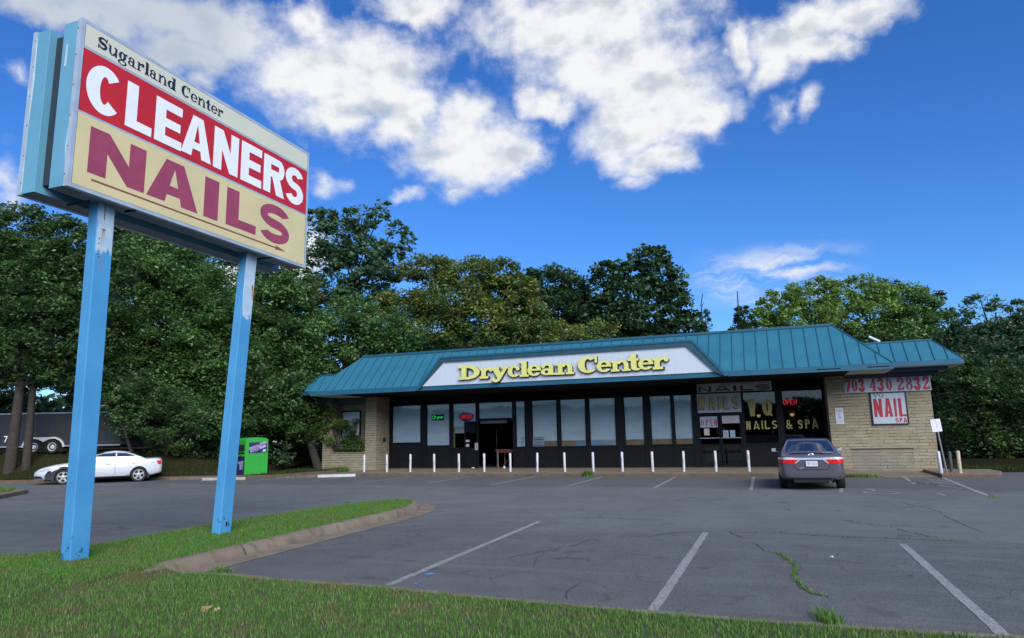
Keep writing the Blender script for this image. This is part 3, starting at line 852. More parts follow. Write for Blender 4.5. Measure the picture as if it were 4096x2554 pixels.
# dormer frame round the sign board
db = [(3.63, 4.00), (4.86, 5.48), (16.60, 5.53), (17.86, 4.00)]
inn = [(3.86, 4.195), (5.02, 5.29), (16.38, 5.33), (17.46, 4.20)]
mb = MB()
yf, yb = YE - .15, -9.2
def pr2(p, y): return (p[0], y, p[1])
for i in range(3):
    q = [db[i], db[i+1], inn[i+1], inn[i]]
    mb.prism([pr2(p, yf) for p in q], (0, yb - yf - (.6 if i == 1 else 0), 0))
mb.build('dormer_frame', M_DTEAL, B)
mb = MB()
lip = [(3.50, 4.03), (4.80, 5.56), (16.66, 5.61), (18.0, 4.03)]
for i in range(3):
    q = [lip[i], lip[i+1], db[i+1], db[i]]
    mb.prism([pr2(p, yf - .03) for p in q], (0, .5, 0))
mb.build('dormer_lip', M_FASC, B)
# brick piers and walls
mb = MB(); mb.box(-.925, YP, -.1, -.26, YW + .2, zs - .021); mb.build('brick_pier', M_BRICK, B)
mb = MB(); mb.box(21.81, YP, -.1, 22.495, YW + .2, zs - .021); mb.build('brick_pier', M_BRICK, B)
mb = MB(); mb.box(22.496, YP + .05, .996, 25.655, YW + .2, 4.13); mb.box(24.797, YP + .05, -.1, 25.655, YW + .2, .996)
mb.box(25.25, YW + .2, -.1, 25.655, 5, 4.13)
mb.build('brick_wall', M_BRICK, B)
mb = MB(); mb.box(22.496, YP + .045, -.1, 24.797, YW + .2, .995); mb.build('stained_wall', M_BRICKS, B)
mb = MB(); mb.box(22.50, YP - .02, .95, 24.84, YP + .2, 1.02); mb.build('wall_ledge', M_BRICK, B)
mb = MB(); mb.box(-3.64, YP, -.1, -3.115, YP + .5, 4.13); mb.box(-3.64, YP + .5, -.1, -3.25, 5, 4.13); mb.build('end_pier', M_BRICK, B)
mb = MB(); mb.box(-3.25, -7.28, -.1, -.926, -7.0, 4.13); mb.build('brick_wall', M_BRICK, B)
mb = MB(); mb.box(-3.114, YP + .04, -.1, -.927, YP + .22, 1.006); pl = mb.build('planter_wall', M_BRICK, B)
mb = MB(); mb.box(-3.11, YP + .005, 1.006, -.93, YP + .26, 1.073); mb.build('coping', M_KERB, pl)
mb = MB(); mb.box(-3.114, YP + .23, .3, -.927, -7.285, .93); mb.build('planter_soil', M_FLOOR, B)
# rear and side enclosure
mb = MB(); mb.box(-3.25, 4.8, -.1, 25.25, 5.0, 4.0); mb.build('rear_wall', M_BRICK, B)
# window behind the planter
mb = MB()
def frame(mb, x0, x1, z0, z1, y, t=.06, d=.08):
    mb.box(x0, y - d, z0, x0 + t, y, z1); mb.box(x1 - t, y - d, z0, x1, y, z1)
    mb.box(x0 + t, y - d, z0, x1 - t, y, z0 + t); mb.box(x0 + t, y - d, z1 - t, x1 - t, y, z1)
frame(mb, -3.09, -1.82, 1.885, 3.33, -7.282, .078, .06)
w = mb.build('window', M_BLACK, B)
MB().box(-3.012, -7.315, 1.963, -1.898, -7.285, 3.252).build('white_board', mat('blue_white_board', (.62, .70, .80), .25, var=.05), w)
# storefront: header, knee wall, mullions
ZT = 3.52
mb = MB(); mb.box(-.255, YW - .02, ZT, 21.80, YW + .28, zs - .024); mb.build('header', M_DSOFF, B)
wins = [(-.10, 1.68, 1.50), (2.02, 3.41, 1.32), (3.59, 4.95, 1.17), (7.17, 7.69, 1.18), (8.05, 9.40, 1.18), (9.56, 10.88, 1.18), (11.06, 12.385, 1.19),
        (12.80, 13.755, 1.19), (14.07, 15.07, 1.20), (15.19, 16.04, 1.20), (18.34, 19.76, 1.18), (20.02, 21.70, 1.32)]
def post(x0, x1, z0=.148, z1=ZT):
    MB().box(x0, YW - .015, z0, x1, YW + .12, z1).build('mullion', M_BLACK, B, bevel=.006)
for x0, x1 in ((-.259, -.10), (1.68, 2.02), (3.41, 3.59), (4.95, 5.09), (7.01, 7.17), (7.69, 8.05), (9.40, 9.56), (10.88, 11.06), (12.385, 12.80), (13.755, 14.07), (15.07, 15.19), (16.04, 16.30), (18.20, 18.34), (19.76, 20.02), (21.70, 21.805)):
    post(x0, x1)
post(5.09, 7.01, 2.57, 2.66)
for x0, x1, z0 in wins:
    MB().box(x0, YW + .01, .148, x1, YW + .12, z0 - .04).build('knee_wall', M_BLACK2, B)
    MB().box(x0, YW - .03, z0 - .04, x1, YW + .12, z0).build('sill', M_BLACK, B, bevel=.004)
for i, (x0, x1, z0) in enumerate(wins):
    mb = MB(); frame(mb, x0, x1, z0, ZT, YW + .06, .022, .06)
    w = mb.build('window', M_BLACK, B)
    if i == 11 or i == 10:
        MB().box(x0 + .022, YW + .030, z0 + .022, x1 - .022, YW + .036, ZT - .022).build('pane', M_DGLASS, w)
        MB().box(x0 + .022, YW + .070, z0 + .022, x1 - .022, YW + .085, z0 + (.40 if i == 10 else .27)).build('frosted_strip', mat('frosted_film', (.24, .28, .28) if i == 10 else (.12, .15, .18), .8), w)
        if i == 10:
            mb = MB()
            for q in range(22): mb.box(x0 + .06, YW + .14, 1.62 + q * .085, x1 - .06, YW + .20, 1.628 + q * .085)
            mb.build('blind', mat('dark_blind', (.16, .16, .17), .7), w)
            MB().box(x0 + .03, YW + .10, 3.18, x1 - .03, YW + .12, 3.47).build('roller', mat('roller', (.30, .34, .38), .7), w)
        continue
    MB().box(x0 + .022, YW + .030, z0 + .022, x1 - .022, YW + .036, ZT - .022).build('pane', M_GLASS, w)
    zb = {0: z0, 1: z0, 2: 1.95, 3: z0, 4: 1.44, 5: 1.44, 6: 1.44, 7: 1.44, 8: 1.44, 9: 1.44}[i] + .022
    MB().box(x0 + .03, YW + .10, zb, x1 - .03, YW + .115, ZT - .03).build('blind', M_BLIND, w)
    if i in (4, 5, 7, 8, 9):
        MB().box(x0 + .03, YW + .075, z0 + .022, x1 - .03, YW + .09, zb + .01).build('card', M_CARD, w)
    if i == 5: MB().box(x0 + .78, YW + .062, z0 + .023, x1 - .04, YW + .072, zb - .02).build('blue_card', mat('blue_card', (.22, .42, .56), .6), w)
    if i == 6:
        MB().box(x0 + .03, YW + .075, z0 + .022, x1 - .03, YW + .09, zb + .01).build('card', mat('pale_card', (.40, .46, .52), .7), w)
        MB().box(x0 + .07, YW + .062, z0 + .04, x0 + .62, YW + .072, zb - .02).build('blue_card', mat('sky_card', (.24, .48, .64), .6), w)
    if i == 3: MB().box(x0 + .25, YW + .06, 1.21, x1 - .03, YW + .07, 1.70).build('paper', mat('pale_paper', (.50, .62, .64), .7), w)
# transom over the open door
mb = MB(); frame(mb, 5.09, 7.01, 2.66, ZT, YW + .06, .022, .06)
w = mb.build('transom', M_BLACK, B)
MB().box(5.112, YW + .03, 2.682, 6.988, YW + .036, ZT - .022).build('pane', M_GLASS, w)
MB().box(5.12, YW + .10, 2.69, 6.98, YW + .115, ZT - .03).build('blind', M_BLIND, w)
# open glass door leaf folded back against the window
mb = MB(); frame(mb, 4.32, 5.14, .19, 2.56, YW - .07, .09, .045)
mb.box(4.41, YW - .115, .28, 5.05, YW - .07, 1.06)
dl = mb.build('door', M_BLACK, B, bevel=.005)
MB().box(4.41, YW - .098, 1.06, 5.05, YW - .092, 2.47).build('pane', M_DGLASS, dl)
mb = MB(); mb.tube([(5.06, YW - .12, 1.1), (5.06, YW - .17, 1.1), (5.06, YW - .17, 1.5), (5.06, YW - .12, 1.5)], .012, 8); mb.build('handle', mat('steel', (.5, .5, .5), .3, 1), dl)
mb = MB(); mb.box(5.18, YW + .03, 2.42, 6.65, YW + .2, 2.56); mb.build('door_closer', mat('grey_header', (.10, .10, .105), .6), B)
# nail shop double door
M_STEEL = mat('brushed_bar', (.55, .56, .58), .35, .8)
for x0, x1 in ((16.31, 17.24), (17.27, 18.19)):
    mb = MB(); frame(mb, x0, x1, .16, 2.56, YW + .06, .06, .06)
    d = mb.build('door', M_BLACK, B, bevel=.004)
    MB().box(x0 + .06, YW + .03, .22, x1 - .06, YW + .036, 2.5).build('pane', M_DGLASS, d)
    MB().box(x0 + .02, YW - .045, 1.455, x1 - .02, YW - .015, 1.485).build('push_bar', M_STEEL, d)
mb = MB(); mb.box(16.30, YW - .01, 2.565, 18.20, YW + .12, 2.60); mb.build('door_head', M_BLACK, B)
# interior shell
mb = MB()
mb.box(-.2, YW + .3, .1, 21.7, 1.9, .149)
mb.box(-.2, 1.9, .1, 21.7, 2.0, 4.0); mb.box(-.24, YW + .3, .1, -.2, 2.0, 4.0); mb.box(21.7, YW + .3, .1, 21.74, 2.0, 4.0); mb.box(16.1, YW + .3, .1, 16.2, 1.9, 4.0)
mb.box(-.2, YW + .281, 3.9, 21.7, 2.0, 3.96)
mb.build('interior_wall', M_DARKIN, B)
mb = MB(); mb.box(20.27, -5.2, .15, 20.62, -4.9, 3.9); mb.build('interior_column', mat('brown_column', (.16, .10, .06), .7), B)
# dish on the roof
t = thing('roof_vent', 'small white tilted vent cap on the right roof edge', 'vent', (24.25, -5.0, 5.17))
MB().tube([(24.25, -5.0, 5.17), (24.25, -5.0, 5.75)], .035, 10).build('pipe', M_STEEL, t)
mb = MB(); mb.prism([(24.02, -5.2, 5.92), (24.45, -5.2, 5.66), (24.45, -4.9, 5.66), (24.02, -4.9, 5.92)], (.03, 0, .07)); mb.build('cap', M_WHITE, t)
# meter box on the pier return
t = tag(MB().box(-.258, -7.55, 1.60, -.18, -7.38, 1.80).build('outlet_box', M_BLACK, None, bevel=.01), 'small black outlet box on the side of the left brick pier', 'outlet box')
# ------------------------------------------------------------------ lettering: outlines drawn by hand, one loop per stroke
def earc(cx, cy, rx, ry, a0, a1, n=14):
    return [(cx + rx*math.cos(R(a0 + (a1-a0)*i/n)), cy + ry*math.sin(R(a0 + (a1-a0)*i/n))) for i in range(n+1)]
def band(cx, cy, rx, ry, tx, ty, a0, a1, n=14):
    """part of an elliptical ring"""
    return earc(cx, cy, rx, ry, a0, a1, n) + earc(cx, cy, max(.001, rx-tx), max(.001, ry-ty), a1, a0, n)
def ring(cx, cy, rx, ry, tx, ty): return [band(cx, cy, rx, ry, tx, ty, 0, 180), band(cx, cy, rx, ry, tx, ty, 180, 360)]
def rect(x0, y0, x1, y1): return [(x0, y0), (x1, y0), (x1, y1), (x0, y1)]
def path(pts, w):
    P = [Vector(p) for p in pts]; L, Q = [], []
    for i, p in enumerate(P):
        t = (P[min(i+1, len(P)-1)] - P[max(i-1, 0)]).normalized(); q = Vector((-t.y, t.x))
        ww = (w[i] if isinstance(w, (list, tuple)) else w) / 2
        L.append(tuple(p + q*ww)); Q.append(tuple(p - q*ww))
    return L + Q[::-1]
def disc(cx, cy, r, n=12): return earc(cx, cy, r, r, 0, 360, n)[:-1]
def spine_s(a, t):
    ry = (1 - t) / 4; rx = (a - t) / 2
    return earc(a/2, .5 + ry, rx, ry, 15, 270, 16) + earc(a/2, .5 - ry, rx, ry, 90, -165, 16)[1:]
def sans(ch, a, t, tb=None):
    tb = tb or t * .85
    if ch == 'I': return [rect(0, 0, a, 1)]
    if ch == 'L': return [rect(0, 0, t, 1), rect(t, 0, a, tb)]
    if ch == 'E': return [rect(0, 0, t, 1), rect(t, 0, a, tb), rect(t, .5 - tb/2, a*.93, .5 + tb/2), rect(t, 1-tb, a*.98, 1)]
    if ch == 'A': return [[(0,0),(t*1.05,0),(a/2+t*.1,1),(a/2-t*.55,1)], [(a,0),(a/2+t*.55,1),(a/2-t*.1,1),(a-t*1.05,0)], rect(a*.25, .19, a*.75, .19+tb*.9)]
    if ch == 'V': return [[(0,1),(t*1.0,1),(a/2+t*.1,0),(a/2-t*.5,0)], [(a,1),(a/2+t*.5,0),(a/2-t*.1,0),(a-t*1.0,1)]]
    if ch == 'N': return [rect(0, 0, t, 1), rect(a-t, 0, a, 1), [(0,1),(t*1.05,1),(a,0),(a-t*1.05,0)]]
    if ch == 'C': return [band(a/2, .5, a/2, .5, t, tb*1.05, 42, 318, 26)]
    if ch == 'O': return ring(a/2, .5, a/2, .5, t, tb)
    if ch == 'Q': return ring(a/2, .5, a/2, .5, t, tb) + [[(a*.5,.28),(a*.66,.36),(a*1.02,.0),(a*.82,-.02)]]
    if ch == 'S':
        ry = (.5 + tb/2) / 2
        return [band(a/2, 1-ry, a/2, ry, t, tb, 22, 270, 20), band(a/2, ry, a/2, ry, t, tb, -158, 90, 20)]
    if ch in 'PR':
        m = .46; r = (1 - m) / 2
        L = [rect(0, 0, t, 1), rect(t, 1-tb, a-r*.8, 1), rect(t, m, a-r*.8, m+tb), band(a-r*.8, (1+m)/2, r*.8, r, t, tb, -90, 90)]
        if ch == 'R': L.append([(a*.42,m),(a*.42+t*1.1,m),(a*1.02,0),(a*1.02-t*1.15,0)])
        return L
    if ch == '&': return ring(a*.42, .76, a*.30, .24, t*.75, tb*.7) + ring(a*.42, .28, a*.42, .28, t*.8, tb*.8) + [path([(a*.25,.62),(a*1.0,.02)], t*.8), path([(a*.62,.22),(a*.98,.46)], t*.7)]
    return []
def serif(ch, a, t, s=.12):
    """heavy bracketed-serif letters drawn in their own box, width a, height 1"""
    h = t * .5
    if ch == 'D': return [rect(a*.13, 0, a*.13+t, 1), rect(0, 0, a*.5, s), rect(0, 1-s, a*.5, 1), band(a*.42, .5, a*.58, .5, t*1.15, s*1.05, -90, 90, 20)]
    if ch == 'r': return [rect(a*.12, 0, a*.12+t, 1-s*.4), rect(0, 0, a*.12+t*1.55, s*1.2), rect(0, 1-s*1.5, a*.12, 1-s*.3), path(earc(a*.72, .50, a*.72-a*.12-t*.75, .40, 165, 70, 8), [t*.5]*9), disc(a-.2, .80, .2)]
    if ch == 'y': return [path([(a*.22, .94), (a*.50, .34)], t*1.1), path([(a*.84, .94), (a*.50, .26), (a*.38, .08)], t*.62), rect(0, 1-s*.9, a*.48, 1), rect(a*.62, 1-s*.9, a, 1), path([(a*.40, .12), (a*.30, .05), (a*.18, .07)], t*.55), disc(a*.16, .13, .13)]
    if ch == 'c': return [band(a/2, .5, a/2, .5, t*1.05, s, 48, 318, 22), disc(a*.80, .72, .17)]
    if ch == 'l': return [rect(a*.5-t*.5, 0, a*.5+t*.5, 1), rect(0, 0, a, s*.8), rect(a*.06, 1-s*.8, a*.5-t*.5, 1)]
    if ch == 'e': return [band(a/2, .5, a/2, .5, t*1.05, s, 0, 325, 24), rect(t*.95, .46, a-.01, .46+s*.95)]
    if ch == 'a': return ring(a*.36, .29, a*.36, .29, t*.9, s*.9) + [rect(a*.52, .06, a*.52+t, .72), band(a*.40, .70, a*.12+t+a*.0, .30, t*.9, s, 0, 165, 12), disc(a*.16, .72, .14), rect(a*.52+t, 0, a, s), rect(a*.52, 0, a*.52+t, .07)]
    if ch == 'n': return [rect(a*.10, 0, a*.10+t, 1-s*.3), rect(0, 0, a*.10+t*1.4, s), rect(0, 1-s*1.3, a*.10, 1-s*.2), band(a*.56, .55, a*.34, .45, t, s*1.2, 0, 160, 14), rect(a*.90-t, 0, a*.90, .56), rect(a*.90-t*1.4, 0, a, s)]
    if ch == 'C': return [band(a*.5, .5, a*.5, .5, t*1.2, s*.9, 45, 316, 26), rect(a*.84, .60, a*.96, 1.0)]
    if ch == 't': return [rect(a*.28, .1, a*.28+t, 1), rect(0, .60, a*.95, .60+s*.8), band(a*.28+t*.5+a*.2, .17, a*.2+t*.5, .17, t*.9, s*.8, 180, 340, 10), [(a*.28, .68), (a*.0, .66), (a*.28, .92)]]
    if ch == 'S': return [path(spine_s(a, t*.9), [t*(.5+.6*math.sin(math.pi*i/32)**2) for i in range(33)]), rect(a*.86, .66, a*.97, 1), rect(a*.02, 0, a*.13, .34)]
    if ch == 'u': return [rect(a*.10, .3, a*.10+t, 1), rect(0, 1-s, a*.1, 1), band(a*.46, .42, a*.36, .42, t, s*1.2, 180, 350, 12), rect(a*.80-t*.3, 0, a*.80+t*.7, 1), rect(a*.62, 1-s, a*.80, 1), rect(a*.8, 0, a, s)]
    if ch == 'g': return ring(a*.45, .70, a*.40, .30, t*.9, s*.8) + ring(a*.48, .19, a*.48, .19, t*.6, s*.7) + [rect(a*.75, .86, a, .98)]
    if ch == 'd': return ring(a*.42, .33, a*.42, .33, t, s*.8) + [rect(a*.62, .03, a*.62+t, 1), rect(a*.45, 1-s*.7, a*.62, 1), rect(a*.62, 0, a, s*.75)]
    if ch == 'V': return [path([(a*.18, .97), (a*.52, .03)], t*1.05), path([(a*.86, .97), (a*.52, .03)], t*.45), rect(0, .93, a*.4, 1), rect(a*.68, .93, a, 1)]
    if ch == 'Q': return ring(a*.5, .55, a*.5, .45, t, s*.6) + [path([(a*.45, .14), (a*.62, .14), (a*.95, -.06)], t*.6)]
    if ch == '7': return [rect(0, .80, a, 1), [(a*.62,.82),(a,.82),(a*.55,0),(a*.16,0)], rect(0, .66, a*.10, 1)]
    if ch == '0': return ring(a*.5, .5, a*.5, .5, a*.34, .055)
    if ch == '3': return [path(earc(a*.42, .74, a*.36, .22, 150, -88, 12), [.07 + .10*math.sin(math.pi*i/12) for i in range(13)]), path(earc(a*.40, .27, a*.42, .24, 88, -150, 12), [.07 + .11*math.sin(math.pi*i/12) for i in range(13)]), disc(a*.17, .80, .10), disc(a*.14, .20, .11)]
    if ch == '4': return [rect(a*.55, 0, a*.85, 1), rect(0, .26, a, .35), [(a*.58,1),(a*.72,1),(a*.14,.3),(0,.3)], rect(a*.38, 0, a, .07)]
    if ch == '2': return [path(earc(a*.48, .74, a*.36, .22, 165, -35, 12) + [(a*.35, .34), (a*.12, .12)], [.07 + .10*math.sin(math.pi*min(i, 13)/13) for i in range(13)] + [.10, .07]), rect(0, 0, a, .17), rect(a*.86, 0, a, .28), disc(a*.17, .76, .10)]
    if ch == '8': return ring(a*.5, .75, a*.43, .25, a*.24, .06) + ring(a*.5, .27, a*.5, .27, a*.27, .06)
    if ch == '.': return [disc(a*.5, .5, .5)]
    return []
def put(mb, loops, O, U, V, Nn, H, depth, mi=0, side=None, lift=0.0, k0=0):
    """place letter loops (x to the right, y up, in units of H) on a plane and extrude them along Nn"""
    O, U, V, Nn = map(Vector, (O, U, V, Nn))
    for i, lp in enumerate(loops):
        l_ = lift + .0006 * ((i + k0) % 7)
        p = [O + U * (x * H) + V * (y * H) + Nn * (l_ + depth) for x, y in lp]
        mb.prism(p, Nn * (-depth), mi, side)
def word_y(mb, spec, y, depth, fn, t, **kw):
    """letters on a wall that faces -y; spec: (char, x0, x1, z0, z1)"""
    for i, (ch, x0, x1, z0, z1) in enumerate(spec):
        H = z1 - z0
        put(mb, fn(ch, (x1-x0)/H, t), (x0, y, z0), (1,0,0), (0,0,1), (0,-1,0), H, depth, k0=i*2, **kw)
def scribble(mb, x0, x1, z, y, h, rng, mi=0, gap=.35):
    """rows of tiny type too small to read"""
    x = x0
    while x < x1:
        w = h * rng.uniform(.35, .8)
        mb.box(x, y - .001, z, min(x + w, x1), y, z + h * rng.uniform(.7, 1), mi); x += w + h * gap * rng.uniform(.6, 2.0)

# ------------------------------------------------------------------ Dryclean Center sign board
M_YEL = mat('yellow_face', (.66, .64, .20), .5, var=.05)
M_LBLK = mat('letter_return', (.02, .018, .012), .6)
def board_mat():
    m, n, b = new_mat('white_board')
    P = pos(n)
    wv = node(n, 'ShaderNodeTexWave', wave_type='BANDS', bands_direction='X', wave_profile='SAW'); wv.inputs['Scale'].default_value = 1.05
    n.links.new(P, wv.inputs['Vector'])
    c = nmix(n, nrange(n, wv.outputs['Fac'], .0, .05), (.40, .44, .49), (.51, .57, .64))
    c = nmix(n, nrange(n, nnoise(n, nmap(n, P, (3, 1, .5)), 1.2, 5), .5, .75, 0, .25), c, (.41, .45, .50))
    n.links.new(c, b.inputs['Base Color']); b.inputs['Roughness'].default_value = .5
    return m
t = thing('shop_sign', 'white trapezoid roof sign with yellow raised Dryclean Center lettering', 'sign', (10.7, YE - .02, 4.2))
mb = MB(); mb.prism([(3.87, YE-.08, 4.20), (17.45, YE-.08, 4.205), (16.375, YE-.08, 5.325), (5.025, YE-.08, 5.285)], (0, .05, 0))
mb.build('board', board_mat(), t)
mb = MB()
for a, b_ in (((3.87, 4.20), (5.025, 5.285)), ((5.025, 5.285), (16.375, 5.325)), ((16.375, 5.325), (17.45, 4.205))):
    mb.tube([(a[0], YE-.085, a[1]), (b_[0], YE-.085, b_[1])], .022, 6)
mb.build('trim', M_WHITE, t)
DRY = [('D',5.84,6.92,4.41,5.06),('r',6.92,7.58,4.41,4.92),('y',7.48,8.37,4.24,4.92),('c',8.32,8.94,4.41,4.94),('l',8.90,9.34,4.40,5.11),('e',9.28,9.94,4.41,4.93),('a',9.92,10.66,4.42,4.94),('n',10.64,11.48,4.41,4.93),
       ('C',11.65,12.57,4.42,5.15),('e',12.50,13.16,4.42,4.93),('n',13.13,14.0,4.42,4.91),('t',13.88,14.38,4.42,5.13),('e',14.33,14.98,4.43,4.92),('r',14.94,15.63,4.42,4.94)]
for ch, x0, x1, z0, z1 in DRY:
    mb = MB(); H = z1 - z0; tt = {'D': .40, 'C': .36, 'l': .36, 'e': .36, 'a': .40, 'n': .42, 'r': .44, 'y': .36, 'c': .40, 't': .34}[ch]
    put(mb, serif(ch, (x1-x0)/H, tt, .17), (x0, YE-.085, z0), (1,0,0), (0,0,1), (0,-1,0), H, .11, 0, 1, lift=.02)
    # dark casing showing round each face
    put(mb, [[(x*1.0, y) for x, y in lp] for lp in serif(ch, (x1-x0)/H, tt*1.12, .20)], (x0 + .022, YE-.085, z0 - .025), (1,0,0), (0,0,1), (0,-1,0), H, .09, 1, 1, lift=.01)
    mb.build('letter', [M_YEL, M_LBLK], t, fix=True)

# ------------------------------------------------------------------ signs on the shop front
rs = random.Random(3)
M_BANR = mat('grey_banner', (.46, .45, .47), .6, var=.06)
M_INK = mat('black_ink', (.012, .010, .012), .6)
M_REDINK = mat('dark_red_ink', (.36, .018, .035), .5, var=.15, scale=8)
M_GOLD = mat('gold_face', (.40, .34, .10), .5, var=.12, scale=6)
M_SIGNW = mat('sign_white', (.40, .48, .56), .5, var=.04)
t = thing('shop_sign', 'long grey banner with black NAILS and small VQ under the eave', 'sign', (18.0, YW - .06, 3.8))
MB().box(16.34, YW-.075, 3.575, 19.63, YW-.035, 4.0).build('board', M_BANR, t, bevel=.004)
mb = MB()
word_y(mb, [('N',16.40,16.98,3.60,3.84),('A',17.10,17.86,3.60,3.84),('I',17.97,18.11,3.60,3.84),('L',18.28,18.84,3.60,3.84),('S',18.93,19.58,3.60,3.84)], YW-.0755, .006, lambda c, a, tt: sans(c, a, .44, .24) if c != 'S' else sans(c, a, .27), .3)
word_y(mb, [('V',16.38,16.60,3.86,3.985),('Q',16.61,16.80,3.86,3.985)], YW-.0755, .006, serif, .2)
scribble(mb, 17.4, 18.1, 3.92, YW-.0755, .035, rs); scribble(mb, 18.25, 18.9, 3.92, YW-.0755, .035, rs); scribble(mb, 19.02, 19.5, 3.92, YW-.0755, .035, rs)
mb.build('lettering', M_INK, t)
t = thing('shop_sign', 'pale box sign with gold dimensional NAILS letters over the double door', 'sign', (17.3, YW - .06, 2.63))
MB().box(16.31, YW-.09, 2.63, 18.265, YW-.022, 3.515).build('board', mat('pale_blue_board', (.40, .47, .53), .5, var=.04), t, bevel=.006)
NL = [('N',16.40,16.65,2.79,3.41),('A',16.84,17.14,2.79,3.40),('I',17.28,17.38,2.79,3.40),('L',17.51,17.78,2.79,3.40),('S',17.90,18.19,2.79,3.39)]
for ch, x0, x1, z0, z1 in NL:
    mb = MB(); H = z1 - z0
    put(mb, sans(ch, (x1-x0)/H, .16 if ch != 'I' else .2, .15), (x0, YW-.0905, z0), (1,0,0), (0,0,1), (0,-1,0), H, .07, 0, 1)
    put(mb, sans(ch, (x1-x0)/H, .16, .15), (x0-.028, YW-.0905, z0-.028), (1,0,0), (0,0,1), (0,-1,0), H, .05, 1, 1)
    mb.build('letter', [M_GOLD, M_INK], t)
MB().tube([(17.31, YW-.09, 2.76), (17.31, YW-.14, 2.76)], .062, 14).build('bell', mat('cream_bell', (.6, .6, .45), .5), t)
# gold letters behind the tinted windows
def glued(label, spec, tt=.20, cat='sign lettering'):
    mb = MB()
    for i, (ch, x0, x1, z0, z1) in enumerate(spec):
        H = z1 - z0
        put(mb, sans(ch, (x1-x0)/H, tt if ch != 'I' else .2, tt*.9), (x0, YW+.0295, z0), (1,0,0), (0,0,1), (0,-1,0), H, .012, k0=i*2)
    tag(mb.build('window_lettering', M_GOLD), label, cat)
glued('large gold V Q letters on the left tinted window', [('V',18.54,18.90,2.42,3.18),('Q',19.16,19.58,2.43,3.18)], .24)
glued('gold NAILS letters in a row on the left tinted window', [('N',18.41,18.60,1.82,2.21),('A',18.72,18.98,1.82,2.20),('I',19.07,19.13,1.83,2.21),('L',19.21,19.42,1.83,2.21),('S',19.52,19.73,1.84,2.21)], .17)
glued('gold ampersand and SPA letters on the tinted window nearest the right pier', [('&',20.11,20.36,1.82,2.21),('S',20.60,20.80,1.82,2.21),('P',20.90,21.10,1.82,2.21),('A',21.18,21.43,1.82,2.22)], .17)
# phone banner and nail spa board on the brick wall
yb = YP + .05
t = thing('shop_sign', 'white phone number banner with red digits 703 430 2832 on brick', 'sign', (24.1, yb, 3.25))
MB().box(22.510, yb-.055, 3.241, 25.686, yb-.001, 3.830).build('board', M_SIGNW, t, bevel=.004)
mb = MB()
dg = [('7',22.531,22.738,3.303,3.810),('0',22.784,22.981,3.303,3.815),('3',23.048,23.245,3.303,3.815),('4',23.462,23.679,3.303,3.815),('3',23.762,23.958,3.303,3.815),('0',24.072,24.269,3.303,3.815),('.',24.352,24.388,3.328,3.365),('2',24.476,24.703,3.297,3.810),('8',24.796,25.014,3.292,3.810),('3',25.096,25.293,3.292,3.804),('2',25.396,25.624,3.287,3.799)]
for i, (ch, x0, x1, z0, z1) in enumerate(dg):
    H = z1 - z0; lp = serif(ch, (x1-x0)/H, .2)
    put(mb, lp, (x0+.014, yb-.0555, z0-.010), (1,0,0), (0,0,1), (0,-1,0), H, .002, 1)
    put(mb, lp, (x0, yb-.060, z0), (1,0,0), (0,0,1), (0,-1,0), H, .002, 0)
mb.build('lettering', [mat('red_digit', (.50, .02, .035), .5, var=.25, scale=6), M_INK], t)
t = thing('shop_sign', 'black framed white VQ NAIL SPA board under the phone banner', 'sign', (24.08, yb, 1.9))
mb = MB(); frame(mb, 23.421, 24.755, 1.896, 3.235, yb-.002, .045, .075); mb.build('frame', M_INK, t)
MB().box(23.467, yb-.06, 1.942, 24.708, yb-.004, 3.189).build('board', M_SIGNW, t)
mb = MB()
word_y(mb, [('N',23.524,23.834,2.216,2.972),('A',23.907,24.207,2.216,2.972),('I',24.269,24.357,2.216,2.961),('L',24.434,24.693,2.216,2.961)], yb-.0605, .004, lambda c, a, tt: sans(c, a, .145, .12), .1)
word_y(mb, [('S',24.269,24.383,1.973,2.165),('P',24.424,24.527,1.973,2.165),('A',24.558,24.693,1.973,2.165)], yb-.0605, .004, lambda c, a, tt: sans(c, a, .2, .18), .1)
mb.build('lettering', M_REDINK, t)
mb = MB(); word_y(mb, [('V',23.534,23.741,3.023,3.178),('Q',23.752,23.927,3.023,3.178)], yb-.0605, .004, serif, .2); mb.build('small_lettering', M_INK, t)
# wheelchair parking sign on the pier
t = thing('parking_sign', 'small white and blue wheelchair parking sign on the right brick pier', 'sign', (22.2, YP, 1.97))
MB().box(22.050, YP-.02, 1.968, 22.360, YP-.003, 2.630).build('plate', mat('pale_sign', (.55, .60, .66), .4), t, bevel=.003)
mb = MB(); Y = YP - .0205
mb.prism([(22.205 + .062*math.cos(q), Y, 2.237 + .07*math.sin(q)) for q in np.linspace(R(110), R(380), 12)] + [(22.205 + .045*math.cos(q), Y, 2.237 + .052*math.sin(q)) for q in np.linspace(R(380), R(110), 12)], (0, -.001, 0))
mb.box(22.174, Y-.001, 2.268, 22.195, Y, 2.382); mb.box(22.174, Y-.0015, 2.382, 22.200, Y, 2.413); mb.box(22.179, Y-.0018, 2.263, 22.252, Y, 2.281); mb.box(22.241, Y-.0012, 2.185, 22.257, Y, 2.263)
scribble(mb, 22.076, 22.334, 2.547, Y, .03, rs); scribble(mb, 22.076, 22.334, 2.485, Y, .03, rs); scribble(mb, 22.086, 22.324, 2.092, Y, .02, rs); scribble(mb, 22.086, 22.324, 2.041, Y, .02, rs)
mb.build('symbol', mat('sign_blue', (.10, .16, .26), .5), t)
